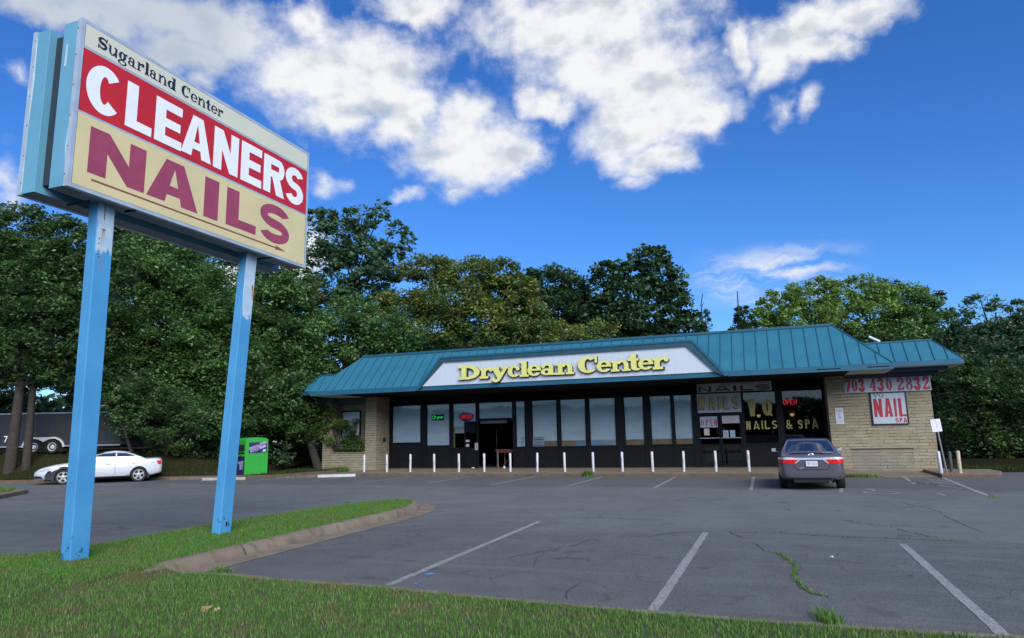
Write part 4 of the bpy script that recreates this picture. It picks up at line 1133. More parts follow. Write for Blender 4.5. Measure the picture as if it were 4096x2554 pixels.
# things on the double door
t = thing('open_sign', 'white OPEN sign with dark red letters in the left door', 'sign', (16.76, YW, 1.95))
MB().box(16.38, YW-.012, 1.96, 17.16, YW+.028, 2.46).build('board', M_SIGNW, t)
mb = MB(); word_y(mb, [('O',16.41,16.54,2.01,2.33),('P',16.63,16.76,2.01,2.33),('E',16.84,16.95,2.01,2.33),('N',17.02,17.14,2.01,2.33)], YW-.0125, .002, lambda c, a, tt: sans(c, a, .12), .1); mb.build('lettering', M_REDINK, t)
tag(MB().box(17.37, YW+.0, 2.13, 18.17, YW+.028, 2.47).build('blank_board', mat('blank_sign', (.52, .51, .53), .6)), 'blank pale panel at the top of the right nail shop door', 'panel')
tag(MB().box(16.53, YW+.01, 1.60, 16.77, YW+.028, 1.91).build('paper_notice', mat('notice', (.55, .53, .46), .7)), 'small cream notice taped below the white OPEN sign', 'notice', 'notices on the doors')
t = thing('paper_notice', 'white notice with a round blue emblem on the right door', 'notice', (17.49, YW, 1.5), 'notices on the doors')
MB().box(17.375, YW+.01, 1.50, 17.61, YW+.028, 1.81).build('sheet', M_SIGNW, t)
mb = MB(); 
for lp in ring(.0, .0, 1, 1, .22, .22): mb.prism([(17.492 + x*.085, YW+.0098, 1.655 + z*.085) for x, z in lp], (0, -.001, 0))
mb.prism([(17.46, YW+.0098, 1.63), (17.525, YW+.0098, 1.63), (17.492, YW+.0098, 1.70)], (0, -.001, 0))
mb.build('emblem', mat('emblem_blue', (.08, .15, .32), .6), t)
t = thing('paper_notice', 'white printed notice beside the round emblem notice', 'notice', (17.79, YW, 1.5), 'notices on the doors')
MB().box(17.68, YW+.01, 1.50, 17.90, YW+.028, 1.81).build('sheet', M_SIGNW, t)
mb = MB(); [scribble(mb, 17.70, 17.88, 1.53 + q*.04, YW+.0098, .018, rs) for q in range(6)]; mb.build('print', mat('grey_print', (.2, .22, .28), .7), t)
tag(MB().box(16.56, YW+.06, .39, 17.17, YW+.5, 1.02).build('storage_box', mat('pale_green_box', (.30, .38, .38), .6), bevel=.01), 'pale green box standing behind the left nail shop door glass', 'box')
t = thing('framed_photo', 'dark framed photo poster low in the right nail shop door', 'poster', (17.65, YW+.05, .4))
MB().box(17.37, YW+.045, .40, 17.96, YW+.06, 1.03).build('backing', mat('poster_brown', (.10, .055, .045), .6), t)
mb = MB(); mb.prism([(17.62, YW+.044, .48), (17.80, YW+.044, .45), (17.86, YW+.044, .75), (17.78, YW+.044, .95), (17.70, YW+.044, .90)], (0, -.001, 0)); mb.build('print', mat('poster_pink', (.30, .12, .10), .6, c2=(.10, .03, .03), scale=9), t)
# neon signs
M_NRED = glow('neon_red', (1.0, .05, .08), 1.6)
M_NRED2 = glow('neon_dim_red', (.75, .02, .04), .55)
M_NGRN = glow('neon_green', (.02, .75, .16), .75)
M_NBLU = glow('neon_blue', (.10, .16, .5), .25)
def neon_word(mb, spec, y, r):
    for ch, x0, x1, z0, z1 in spec:
        w, h = x1-x0, z1-z0
        G = {'O': [[(.5+.5*math.cos(q), .5+.5*math.sin(q)) for q in np.linspace(0, 2*math.pi, 14)]], 'P': [[(0,0),(0,1),(.7,1),(1,.78),(.7,.5),(0,.5)]],
             'E': [[(1,0),(0,0),(0,1),(1,1)], [(0,.5),(.8,.5)]], 'N': [[(0,0),(0,1),(1,0),(1,1)]]}[ch]
        for g in G: mb.tube([(x0+a*w, y, z0+b_*h) for a, b_ in g], r, 6)
t = thing('neon_sign', 'glowing red OPEN neon in the tinted window nearest the right pier', 'neon sign', (20.36, YW+.1, 2.88))
mb = MB(); neon_word(mb, [('O',20.08,20.20,2.90,3.12),('P',20.24,20.34,2.90,3.12),('E',20.38,20.48,2.90,3.12),('N',20.53,20.64,2.90,3.12)], YW+.10, .022); mb.build('tube', M_NRED, t)
mb = MB(); mb.tube([(20.05, YW+.12, 2.87), (20.68, YW+.12, 2.87)], .012, 6); mb.tube([(20.05, YW+.12, 3.15), (20.68, YW+.12, 3.15)], .012, 6); mb.build('rail', M_BLACK, t)
t = thing('neon_sign', 'oval red OPEN neon with a blue border beside the open door', 'neon sign', (4.37, YW+.08, 2.5))
mb = MB(); mb.prism([(4.37 + .43*math.cos(q), YW+.085, 2.81 + .24*math.sin(q)) for q in np.linspace(0, 2*math.pi, 28, endpoint=False)], (0, .012, 0)); mb.build('backing', mat('dark_red_back', (.22, .02, .03), .5), t)
mb = MB(); mb.tube([(4.37 + .44*math.cos(q), YW+.07, 2.81 + .255*math.sin(q)) for q in np.linspace(0, 2*math.pi, 30)], .02, 6, caps=False); mb.build('border_tube', M_NBLU, t)
mb = MB(); neon_word(mb, [('O',4.06,4.20,2.72,2.90),('P',4.25,4.36,2.72,2.90),('E',4.41,4.51,2.72,2.90),('N',4.56,4.68,2.72,2.90)], YW+.07, .02); mb.build('tube', M_NRED2, t)
t = thing('neon_sign', 'small green Organic sign on a black plate in the second window', 'neon sign', (2.68, YW+.08, 2.68))
MB().box(2.32, YW+.075, 2.66, 3.05, YW+.095, 2.98).build('backing', M_INK, t)
mb = MB(); y = YW + .07
for g in [[(2.52+.07*math.cos(q)-.08, 2.83+.09*math.sin(q)) for q in np.linspace(0, 2*math.pi, 12)],
          [(2.55,2.77),(2.55,2.86),(2.60,2.88)], [(2.66,2.83),(2.63,2.78),(2.67,2.77),(2.69,2.86),(2.68,2.70),(2.63,2.70)], [(2.77,2.86),(2.73,2.85),(2.73,2.78),(2.78,2.79),(2.79,2.86),(2.79,2.77)],
          [(2.84,2.77),(2.84,2.86),(2.88,2.85),(2.89,2.77)], [(2.92,2.77),(2.92,2.86)], [(3.0,2.86),(2.96,2.85),(2.96,2.78),(3.0,2.77)]]:
    mb.tube([(a, y, b_) for a, b_ in g], .013, 6)
mb.build('tube', M_NGRN, t)
# papers and notices at the cleaner's
tag(MB().box(3.70, YW+.045, 2.12, 4.28, YW+.055, 2.33).build('paper_notice', mat('lit_paper', (.46, .50, .46), .7)), 'wide pale notice taped beside the open glass door', 'notice')
tag(MB().box(3.68, YW+.057, 1.95, 4.30, YW+.067, 2.10).build('paper_notice', mat('white_paper', (.55, .58, .62), .7)), 'white strip of paper below the wide pale notice', 'notice')
tag(MB().box(3.62, YW+.07, 1.2, 3.70, YW+.08, 2.28).build('green_banner', mat('dull_green', (.22, .28, .12), .7)), 'dull green strip at the edge of the third window', 'banner')
for nm, x0, x1, z0, z1, c, lb in [('door_sticker', 4.42, 4.63, 1.49, 1.60, (.5, .52, .58), 'upper white sticker on the open door leaf'), ('door_sticker', 4.43, 4.60, 1.24, 1.38, (.5, .56, .66), 'lower pale sticker on the open door leaf'), ('door_sticker', 4.93, 5.11, 1.07, 1.43, (.46, .43, .46), 'tall grey card on the edge of the open door leaf')]:
    tag(MB().box(x0, YW-.126, z0, x1, YW-.116, z1).build(nm, mat(nm + lb[:5], c, .6)), lb, 'sticker')
t = thing('paper_notice', 'white seamstress poster at the bottom of the fifth window', 'notice', (8.35, YW+.05, 1.2))
MB().box(8.07, YW+.045, 1.205, 8.68, YW+.055, 1.69).build('sheet', M_SIGNW, t)
mb = MB(); scribble(mb, 8.12, 8.62, 1.53, YW+.0448, .055, rs, gap=.12); [scribble(mb, 8.18, 8.55, 1.34 + q*.05, YW+.0448, .02, rs) for q in range(3)]; mb.build('print', mat('poster_ink', (.10, .12, .20), .7), t)
MB().box(8.12, YW+.043, 1.235, 8.62, YW+.0449, 1.275).build('underline', M_REDINK, t)
# table in the doorway
t = thing('folding_table', 'dark red table with pale legs inside the open doorway', 'table', (6.4, YW+.5, .15))
MB().box(5.9, YW+.32, 1.02, 6.99, YW+1.1, 1.08).build('tabletop', mat('dark_red_top', (.16, .045, .04), .5), t)
MB().box(5.95, YW+.34, .90, 6.95, YW+.37, 1.02).build('apron', mat('dark_red_apron', (.12, .03, .03), .6), t)
for x, y in ((6.02, YW+.36), (6.16, YW+1.0), (6.90, YW+.36), (6.86, YW+1.0)): MB().tube([(x, y, .15), (x, y, 1.02)], .022, 8).build('leg', mat('pale_leg', (.36, .30, .29), .5), t)
MB().tube([(6.25, YW+.7, .25), (6.75, YW+.7, .95)], .015, 6).build('brace', M_REDINK, t)
t = thing('clothes_rack', 'metal garment rail standing in the dark doorway', 'rack', (5.6, YW+2, .15))
mb = MB(); mb.tube([(5.3, YW+2, .15), (5.3, YW+2, 2.1), (6.3, YW+2, 2.1), (6.3, YW+2, .15)], .018, 8); mb.build('rail', mat('rail_grey', (.22, .22, .21), .4, .6), t)
# two small wall lamps in the nail shop
for x, y, lb in ((18.95, -4.9, 'small glowing wall lamp seen between the gold V and Q'), (20.44, -5.26, 'small glowing lamp on the brown column under the red neon')):
    t = thing('wall_lamp', lb, 'lamp', (x, y, 2.40), 'glowing wall lamps in the nail shop')
    MB().lathe([(.03, 0), (.08, .06), (.09, .13)], (x, y-.0, 2.40), (0,0,1), 14).build('lamp_shade', glow('lamp_glow', (1.0, .62, .24), 1.6), t)
    MB().box(x-.03, y, 2.30, x+.03, y+.06, 2.5).build('bracket', M_BLACK, t)
# bits on the walk
tag(MB().box(4.83, -7.25, WZ, 4.97, -7.15, WZ+.05).build('door_wedge', M_WHITE, bevel=.015), 'small white wedge on the walk by the door leaf', 'door stop')
tag(MB().lathe([(.0, .12), (.05, .11), (.055, 0)], (6.72, -7.45, WZ), (0,0,1), 12).build('paper_cup', M_WHITE), 'small white cup on the walk by the doorway', 'cup')

# ------------------------------------------------------------------ street sign on two posts
M_POST = mat('post_blue', (.065, .28, .56), .5, var=.10, scale=1.5, bump=.06, bscale=30)
def peel_mat(name, zc, edge, rust_y=None, x0=None):
    """blue paint with an old pale coat showing high on the post, rust run below a slot"""
    m, n, b = new_mat(name)
    tco = node(n, 'ShaderNodeTexCoord').outputs['Object']; pa = node(n, 'ShaderNodeVectorMath', operation='ADD'); n.links.new(tco, pa.inputs[0]); pa.inputs[1].default_value = (9.57, -31.2, .1); P = pa.outputs[0]
    sp_ = node(n, 'ShaderNodeSeparateXYZ'); n.links.new(P, sp_.inputs[0])
    wob = nnoise(n, nmap(n, P, (6, 6, 1.5)), 2.2, 4)
    zz = node(n, 'ShaderNodeMath', operation='MULTIPLY_ADD'); n.links.new(wob, zz.inputs[0]); zz.inputs[1].default_value = .5; n.links.new(sp_.outputs[2], zz.inputs[2])
    up = nrange(n, zz.outputs[0], zc + .22, zc + .27)
    geo = node(n, 'ShaderNodeNewGeometry'); sn = node(n, 'ShaderNodeSeparateXYZ'); n.links.new(geo.outputs['True Normal'], sn.inputs[0])
    side = nrange(n, sn.outputs[0], .5, .8)
    ed = node(n, 'ShaderNodeMath', operation='MULTIPLY_ADD'); n.links.new(wob, ed.inputs[0]); ed.inputs[1].default_value = .05; n.links.new(sp_.outputs[1], ed.inputs[2])
    inner = nrange(n, ed.outputs[0], edge + .02, edge + .045)
    blue = nmix(n, nrange(n, nnoise(n, P, 1.6, 6), .3, .7), (.058, .265, .53), (.072, .305, .58))
    foot = nrange(n, sp_.outputs[2], .55, .15)
    dirt = nrange(n, nnoise(n, P, 9, 5, .65), .56, .64)
    c = nmix(n, node_mul(n, node_mul(n, foot, dirt), .8), blue, (.02, .045, .09))
    pale = nmix(n, nrange(n, nnoise(n, P, 5, 5), .3, .7), (.36, .50, .64), (.46, .58, .70))
    c = nmix(n, node_mul(n, node_mul(n, up, side), inner), c, pale)
    if rust_y is not None:
        dy_ = node(n, 'ShaderNodeMath', operation='SUBTRACT'); n.links.new(sp_.outputs[1], dy_.inputs[0]); dy_.inputs[1].default_value = rust_y
        ab = node(n, 'ShaderNodeMath', operation='ABSOLUTE'); n.links.new(dy_.outputs[0], ab.inputs[0])
        band_ = nrange(n, ab.outputs[0], .045, .012)
        zr = node_mul(n, nrange(n, sp_.outputs[2], 4.38, 4.6), nrange(n, sp_.outputs[2], 5.18, 5.14))
        rn = nrange(n, nnoise(n, nmap(n, P, (20, 20, 1.2)), 2, 4), .36, .58)
        c = nmix(n, node_mul(n, node_mul(n, node_mul(n, band_, zr), rn), side), c, (.30, .12, .035))
    n.links.new(c, b.inputs['Base Color']); b.inputs['Roughness'].default_value = .45
    return m
M_BOXB = mat('cabinet_blue', (.12, .33, .47), .5, var=.12, scale=1.2)
M_ALU = mat('worn_aluminium', (.42, .50, .60), .4, .25, .15, 3)
M_UNDER = mat('cabinet_underside', (.20, .24, .32), .55, .1, .2, 3)
T = thing('pylon_sign', 'tall two post street sign reading Sugarland Center, CLEANERS and NAILS', 'sign', (9.57, -31.2, .1))
def beam(mb, base, top, sx, sy):
    b_, t_ = Vector(base), Vector(top)
    c = [(-sx, -sy), (sx, -sy), (sx, sy), (-sx, sy)]
    mb.add([(b_.x+x, b_.y+y, b_.z) for x, y in c] + [(t_.x+x, t_.y+y, t_.z) for x, y in c], [(0,3,2,1),(4,5,6,7),(0,1,5,4),(1,2,6,5),(2,3,7,6),(3,0,4,7)])
mb = MB(); beam(mb, (9.572, -32.60, -.2), (9.555, -32.635, 7.6), .102, .155)
pl = mb.build('post', peel_mat('peeling_post_paint', 4.78, -32.77, -32.645), T, bevel=.012)
mb = MB(); mb.box(9.654, -32.70, 5.14, 9.664, -32.61, 5.15); mb.box(9.655, -32.66, 5.15, 9.662, -32.645, 5.6); [mb.tube([(9.656, y, z), (9.666, y, z)], .012, 8) for y, z in ((-32.715, 4.98), (-32.715, 4.90), (-32.72, 4.72), (-32.70, 4.68))]
mb.build('weld_plate', mat('rust', (.10, .05, .025), .8), pl)
mb = MB(); beam(mb, (9.585, -29.68, -.2), (9.575, -29.13, 7.6), .098, .150)
pr_ = mb.build('post', peel_mat('peeling_post_paint', 4.22, -29.49), T, bevel=.012)
mb = MB(); mb.box(9.683, -29.66, .16, 9.690, -29.63, .24); mb.build('cable_hole', M_INK, pr_)
mb = MB(); mb.box(9.475, -29.62, 3.02, 9.49, -29.40, 3.06); mb.build('strap', M_DTEAL, pr_)
# rust drip on the right post
mb = MB(); mb.prism([(9.6815, -29.26, 4.86), (9.6815, -29.235, 4.93), (9.6815, -29.21, 4.90), (9.6815, -29.215, 4.78), (9.6815, -29.225, 4.60), (9.6815, -29.24, 4.62), (9.6815, -29.24, 4.8)], (.003, 0, 0)); mb.build('rust_stain', mat('rust_orange', (.34, .13, .03), .9), pr_)
Y0, Y1, Z0, Z1 = -33.50, -27.86, 5.57, 8.30
# two cabinets with the posts between them
for x0, x1, nm in ((9.30, 9.93, 'cabinet'), (8.86, 9.20, 'cabinet')):
    if x0 > 9.25: x0 = 9.52
    mb = MB()
    mb.box(x0, Y0, Z0, x1 - (.03 if x0 > 9.25 else 0), Y1, Z1)
    mb.m[-6] = 1
    cb = mb.build(nm, [M_BOXB, M_UNDER], T, bevel=.006)
    x1 = x1 - .03 if x0 > 9.25 else x1
    front = x1 if x0 > 9.25 else x0
    s = 1 if x0 > 9.25 else -1
    mb = MB()
    a, b_ = (front - .06 * s, front + .03 * s); a, b_ = min(a, b_), max(a, b_)
    mb.box(a, Y0 - .012, Z0 - .012, b_, Y0 + .055, Z1 + .012); mb.box(a, Y1 - .055, Z0 - .012, b_, Y1 + .012, Z1 + .012)
    mb.box(a, Y0 + .055, Z0 - .012, b_, Y1 - .055, Z0 + .05); mb.box(a, Y0 + .055, Z1 - .05, b_, Y1 - .055, Z1 + .012)
    if s > 0:
        mb.box(a + .04, Y0 + .055, 7.835, b_ - .003, Y1 - .055, 7.885); mb.box(a + .04, Y0 + .055, 6.765, b_ - .003, Y1 - .055, 6.815)
    mb.build('trim_frame', M_ALU, cb)
    mb = MB()
    for z in (5.75, 6.2, 6.7, 7.2, 7.7, 8.15): mb.tube([(front - .04*s, Y0 - .013, z), (front - .04*s, Y0 - .018, z)], .012, 6)
    mb.build('rivet', mat('rivet_grey', (.14, .17, .2), .5), cb)
mb = MB(); mb.box(9.20, Y0 + .12, 5.70, 9.52, Y1 - .12, 8.2); mb.build('core', mat('dark_gap', (.02, .035, .05), .8), T)
mb = MB(); mb.box(9.10, -32.9, 5.545, 9.60, -32.88, 5.568); mb.box(9.66, -32.30, 5.54, 9.90, -32.28, 5.568); mb.box(9.1, -28.95, 5.545, 9.9, -28.93, 5.568); mb.build('support_bar', M_INK, T)
# peeled patches on the end faces
mb = MB()
mb.prism([(9.86, Y0-.002, 5.58), (9.90, Y0-.002, 5.58), (9.90, Y0-.002, 8.28), (9.835, Y0-.002, 8.28), (9.85, Y0-.002, 7.9), (9.83, Y0-.002, 7.2), (9.86, Y0-.002, 6.9), (9.80, Y0-.002, 6.2), (9.83, Y0-.002, 5.9)], (0, -.003, 0))
mb.prism([(9.60, Y0-.002, 7.55), (9.645, Y0-.002, 7.56), (9.65, Y0-.002, 7.92), (9.61, Y0-.002, 7.93)], (0, -.003, 0))
mb.prism([(8.88, Y0-.002, 5.6), (8.93, Y0-.002, 5.6), (8.92, Y0-.002, 6.6), (8.95, Y0-.002, 7.4), (8.93, Y0-.002, 8.2), (8.88, Y0-.002, 8.2)], (0, -.003, 0))
mb.build('bare_patch', mat('pale_primer', (.46, .60, .66), .6, var=.15, scale=5), T)
XF = 9.915
def face(nm, z0, z1, m): return MB().box(XF - .03, Y0 + .05, z0, XF + .015, Y1 - .05, z1).build(nm, m, T)
f1 = face('top_panel', 7.88, 8.255, mat('ivory_acrylic', (.60, .61, .50), .35, var=.04, scale=1))
f2 = face('middle_panel', 6.81, 7.84, mat('red_acrylic', (.48, .018, .022), .35, var=.08, scale=1))
f3 = face('lower_panel', 5.615, 6.77, mat('cream_acrylic', (.62, .54, .30), .4, var=.06, scale=1.2))
def word_x(mb, spec, fn, depth=.003):
    for i, (ch, y0, y1, z0, z1) in enumerate(spec):
        H = z1 - z0
        put(mb, fn(ch, (y1-y0)/H), (XF + .0153, y0, z0), (0,1,0), (0,0,1), (1,0,0), H, depth, k0=i*2)
M_NAVY = mat('navy_letter', (.012, .016, .045), .4)
mb = MB()
word_x(mb, [('C',-33.36,-32.72,6.90,7.71),('L',-32.645,-32.13,6.90,7.69),('E',-32.07,-31.49,6.90,7.70),('A',-31.49,-30.78,6.92,7.71),('N',-30.725,-30.08,6.91,7.73),('E',-30.0,-29.40,6.91,7.74),('R',-29.34,-28.69,6.92,7.73),('S',-28.64,-28.03,6.92,7.76)],
       lambda c, a: sans(c, a, {'S': .245, 'C': .29, 'N': .255, 'A': .28}.get(c, .27), .20))
mb.build('lettering', mat('white_letter', (.80, .83, .90), .4, var=.03), f2)
mb = MB()
word_x(mb, [('N',-33.22,-32.19,5.88,6.63),('A',-32.14,-31.03,5.88,6.65),('I',-30.89,-30.54,5.88,6.65),('L',-30.33,-29.50,5.89,6.64),('S',-29.39,-28.46,5.87,6.70)],
       lambda c, a: sans(c, a, {'S': .27, 'A': .46, 'N': .42, 'L': .44}.get(c, .4), .235))
mb.build('lettering', mat('plum_letter', (.30, .052, .105), .5, var=.10, scale=3), f3)
mb = MB(); mb.box(XF + .0153, -33.14, 5.765, XF + .018, -28.87, 5.795); mb.prism([(XF+.0153, -28.88, 5.74), (XF+.0153, -28.56, 5.775), (XF+.0153, -28.88, 5.835)], (.003, 0, 0))
mb.build('arrow', mat('brown_arrow', (.25, .075, .05), .5), f3)
# Sugarland Center in dark serif letters
xs_ = [('S',.19,1),('u',.20,0),('g',.20,-1),('a',.19,0),('r',.16,0),('l',.10,2),('a',.19,0),('n',.215,0),('d',.215,2),(' ',.11,0),('C',.235,1),('e',.185,0),('n',.215,0),('t',.13,3),('e',.185,0),('r',.16,0)]
tot = sum(w for _, w, _ in xs_) + .018 * len(xs_); k = 2.70 / tot
y = -33.225; sp = []
for ch, w, kind in xs_:
    w *= k
    zb = 7.965
    xh = {0: .155, 1: .215, 2: .225, 3: .20, -1: .225}[kind]
    if ch != ' ': sp.append((ch, y, y + w, zb - (.07 if kind == -1 else 0), zb - (.07 if kind == -1 else 0) + xh))
    y += w + .018 * k
mb = MB(); word_x(mb, sp, lambda c, a: serif(c, a, .23, .09)); mb.build('lettering', M_NAVY, f1)

T.location = (10.5141, -32.0664, 0.2544); T.scale = (0.905,) * 3    # true size and stand of the sign, centred on the island

# ------------------------------------------------------------------ bollards
M_BOLL = mat('white_bollard_paint', (.60, .62, .67), .55, var=.12, scale=5, c2=(.46, .47, .52))
M_RUB = mat('bare_scrape', (.10, .10, .12), .8)
def bollard(label, x, y, z0, h, r, m, lean=(0, 0), group='white bollards along the shop walk'):
    t = thing('bollard', label, 'bollard', (x, y, z0), group)
    top = Vector((x + lean[0], y + lean[1], z0 + h)); b_ = Vector((x, y, z0 - .03))
    mb = MB(); mb.tube([b_, b_.lerp(top, .98), top], [r, r, r * .9], 16)
    p = mb.build('pipe', m, t, smooth=50)
    MB().lathe([(r * .9, 0), (r * .55, .012), (0.001, .016)], top, (0,0,1), 16).build('cap', m, t, smooth=60)
    return t
rb = random.Random(12)
SP = 1.284
wh = ['before the brick of the left end planter', 'at the left brick pier edge', 'before the first blind window', 'before the green neon window', 'before the red oval neon window', 'before the open doorway', 'just right of the open doorway',
      'before the fifth window with the poster', 'before the sixth window', 'beside the kerb weed', 'left of the pair of narrow windows', 'between the two narrow window pairs', 'before the eleventh narrow window', 'before the nail shop double door', 'before the left tinted window near the grey car']
for i in range(15):
    t = bollard('white steel bollard ' + wh[i], .542 + SP * i, -10.61, WZ, .823, .053, M_BOLL, (rb.uniform(-.012, .012), rb.uniform(-.02, .02)))
    a = rb.uniform(.2, .5)
    mb = MB(); q = rb.uniform(-.02, .02); x = .542 + SP * i + q
    mb.prism([(x-.012, -10.6655, WZ+a), (x+.012, -10.6655, WZ+a+.05), (x+.009, -10.6655, WZ+a+.22), (x-.006, -10.6655, WZ+a+.26)], (0, .004, 0)); mb.build('scrape', M_RUB, t)
#bollard('grey steel bollard hidden mostly by the sedan roof', .542 + SP * 15, -10.61, WZ, .823, .053, M_BOLL)
bollard('leaning white bollard touching the right brick corner', 25.05, -11.47, .09, .80, .062, M_BOLL, (-.02, .02), None)
bollard('weathered beige post on the corner pad', 25.635, -11.47, .12, .78, .062, mat('beige_post', (.46, .40, .28), .8, var=.25, scale=9), (.005, 0), None)
bollard('dark grey post behind the sign post', 25.55, -10.62, .12, .74, .058, mat('dark_post', (.055, .055, .065), .7), (0, 0), None)
t = thing('parking_sign', 'tilted sign post with a faded white parking plate', 'sign', (25.17, -11.78, .12))
b_, tp = Vector((25.17, -11.78, .05)), Vector((25.0, -11.775, 2.02))
MB().tube([b_, tp], .028, 10).build('post', mat('galvanised', (.22, .22, .25), .5, .4), t)
ax = (tp - b_).normalized(); rt = Vector((1, 0, 0)) - ax * ax.x; rt.normalize(); nn = rt.cross(ax)
if nn.y > 0: nn = -nn
c0 = Vector((25.01, -11.81, 1.815))
mb = MB(); rr_ = .03; hw, hh = .155, .225
cor = []
for sx, sy, a0 in ((1, 1, 0), (-1, 1, 90), (-1, -1, 180), (1, -1, 270)):
    for q in range(5): cor.append(((hw-rr_)*sx + rr_*math.cos(R(a0+q*22.5)), (hh-rr_)*sy + rr_*math.sin(R(a0+q*22.5))))
mb.prism([c0 + rt*x + ax*y for x, y in cor], nn * -.008); pp = mb.build('plate', mat('faded_plate', (.74, .76, .82), .4, var=.03), t)
mb = MB()
for i in range(7):
    y = .17 - i * .045; w = rs.uniform(.008, .016)
    mb.prism([c0 + nn*.001 + rt*(x_+.01) + ax*y_ for x_, y_ in ((-w, y), (w, y), (w, y+.02), (-w, y+.022))], nn * .0006)
mb.build('faded_print', mat('faded_red', (.45, .33, .36), .7), pp)
# ------------------------------------------------------------------ cars
def car_paint(name, c, rough=.28, metal=.0, coat=.6):
    m, n, b = new_mat(name)
    P = node(n, 'ShaderNodeTexCoord').outputs['Object']
    col = nmix(n, nrange(n, nnoise(n, P, 1.1, 5), .3, .7), tuple(x * .93 for x in c), c)
    low = node(n, 'ShaderNodeSeparateXYZ'); n.links.new(P, low.inputs[0])
    d = node_mul(n, nrange(n, low.outputs[2], .55, .2), nrange(n, nnoise(n, P, 3, 5), .35, .7))
    col = nmix(n, node_mul(n, d, .5), col, (.16, .14, .12))
    n.links.new(col, b.inputs['Base Color'])
    b.inputs['Metallic'].default_value = metal; b.inputs['Roughness'].default_value = rough
    b.inputs['Coat Weight'].default_value = coat; b.inputs['Coat Roughness'].default_value = .06
    return m
M_TYRE = mat('tyre', (.013, .013, .014), .85, var=.3, scale=12)
M_WELL = mat('wheel_well', (.005, .005, .006), .9)
M_TRIM = mat('black_trim', (.012, .012, .014), .45)
M_CARGL = mat('car_glass', (.010, .012, .015), .03, spec=1.0, var=.0); M_CARGL.node_tree.nodes['Principled BSDF'].inputs['IOR'].default_value = 2.1
M_CHROME = mat('chrome', (.72, .74, .78), .18, .55, .02)
M_LAMPR = mat('tail_red', (.62, .012, .014), .15, spec=.8, var=.15, scale=14)
M_LAMPC = mat('tail_clear', (.60, .52, .55), .15, spec=.8)
M_ALLOY = mat('alloy', (.50, .51, .54), .3, .7, .06)

def interp(tab, x):
    if x <= tab[0][0]: return tab[0][1]
    for a, b_ in zip(tab, tab[1:]):
        if x <= b_[0]:
            t = (x - a[0]) / (b_[0] - a[0]); t = t * t * (3 - 2 * t) * .5 + t * .5
            return a[1] + (b_[1] - a[1]) * t
    return tab[-1][1]
from mathutils.bvhtree import BVHTree
def bvh_of(o): return BVHTree.FromPolygons([v.co.copy() for v in o.data.vertices], [tuple(q.vertices) for q in o.data.polygons])
def car_body(name, xs, top, bot, half, wheels, rw, paint, root, tuck=.10, inset=.19):
    """lofted lower body with wheel arches cut through"""
    mb = MB(); n = 0
    secs = []
    for x in xs:
        zt, zb, w = interp(top, x), interp(bot, x), interp(half, x)
        s = [(0, zb), (w*.80, zb), (w*.93, zb+.04), (w*.985, zb+.16), (w, zb+(zt-zb)*.42), (w*.992, zb+(zt-zb)*.62), (w*.975, zt-.15), (w*.945, zt-.055), (w*.87, zt-.008), (w*.6, zt+.012), (0, zt+.022)]
        secs.append([(x, y, z) for y, z in s] + [(x, -y, z) for y, z in s[-2:0:-1]])
    n = len(secs[0])
    for s in secs: mb.v += s
    for i in range(len(secs)-1):
        for j in range(n):
            k = (j+1) % n
            mb.f.append([i*n+j, i*n+k, (i+1)*n+k, (i+1)*n+j]); mb.m.append(0)
    mb.f.append(list(range(n-1, -1, -1))); mb.m.append(0)
    mb.f.append([(len(secs)-1)*n + j for j in range(n)]); mb.m.append(0)
    o = mb.build(name, [paint, M_WELL], None)
    ss = o.modifiers.new('s', 'SUBSURF'); ss.levels = 2; ss.render_levels = 2
    cm = MB()
    for wx, wy in wheels:
        s = 1 if wy > 0 else -1
        cm.tube([(wx, s*(abs(wy) - .26), rw[1]), (wx, s*1.3, rw[1])], rw[0] + .055, 36, 1)
    c = cm.build('cut', [paint, M_WELL], None)
    bo = o.modifiers.new('b', 'BOOLEAN'); bo.operation = 'DIFFERENCE'; bo.solver = 'EXACT'; bo.object = c
    dg = bpy.context.evaluated_depsgraph_get()
    me = bpy.data.meshes.new_from_object(o.evaluated_get(dg))
    o.modifiers.clear(); bpy.data.objects.remove(c)
    o.data = me
    me.polygons.foreach_set('use_smooth', [True]*len(me.polygons)); me.set_sharp_from_angle(angle=R(35))
    o.parent = root
    return o
def greenhouse(layers, paint, root, crown_r=.16, crown_f=.20, rows=9):
    """layers: (z, x_rear, x_front, half_width) from belt to roof"""
    mb = MB(); rings = []
    for z, xr, xf, w in layers:
        ys = [w*math.cos(math.pi*i/(rows-1)) for i in range(rows)]      # +w .. -w
        rear = [(xr + crown_r*abs(y/w)**2.6, y, z) for y in ys]
        front = [(xf - crown_f*abs(y/w)**2.6, y, z) for y in ys[::-1]]
        rings.append(rear + [(xr+crown_r+(xf-crown_f-xr-crown_r)*t, -w, z) for t in (.25, .5, .75)] + front + [(xr+crown_r+(xf-crown_f-xr-crown_r)*t, w, z) for t in (.75, .5, .25)])
    n = len(rings[0])
    for r in rings: mb.v += r
    for i in range(len(rings)-1):
        for j in range(n):
            k = (j+1) % n
            mb.f.append([i*n+j, i*n+k, (i+1)*n+k, (i+1)*n+j]); mb.m.append(0)
    top = [(len(rings)-1)*n + j for j in range(n)]
    mb.f.append(top); mb.m.append(0)
    return mb.build('cabin', paint, root, local=True, smooth=50)
def lerp_layers(layers, z):
    for a, b_ in zip(layers, layers[1:]):
        if z <= b_[0]:
            t = (z - a[0]) / (b_[0] - a[0]); return [a[i] + (b_[i]-a[i])*t for i in range(4)]
    return layers[-1]
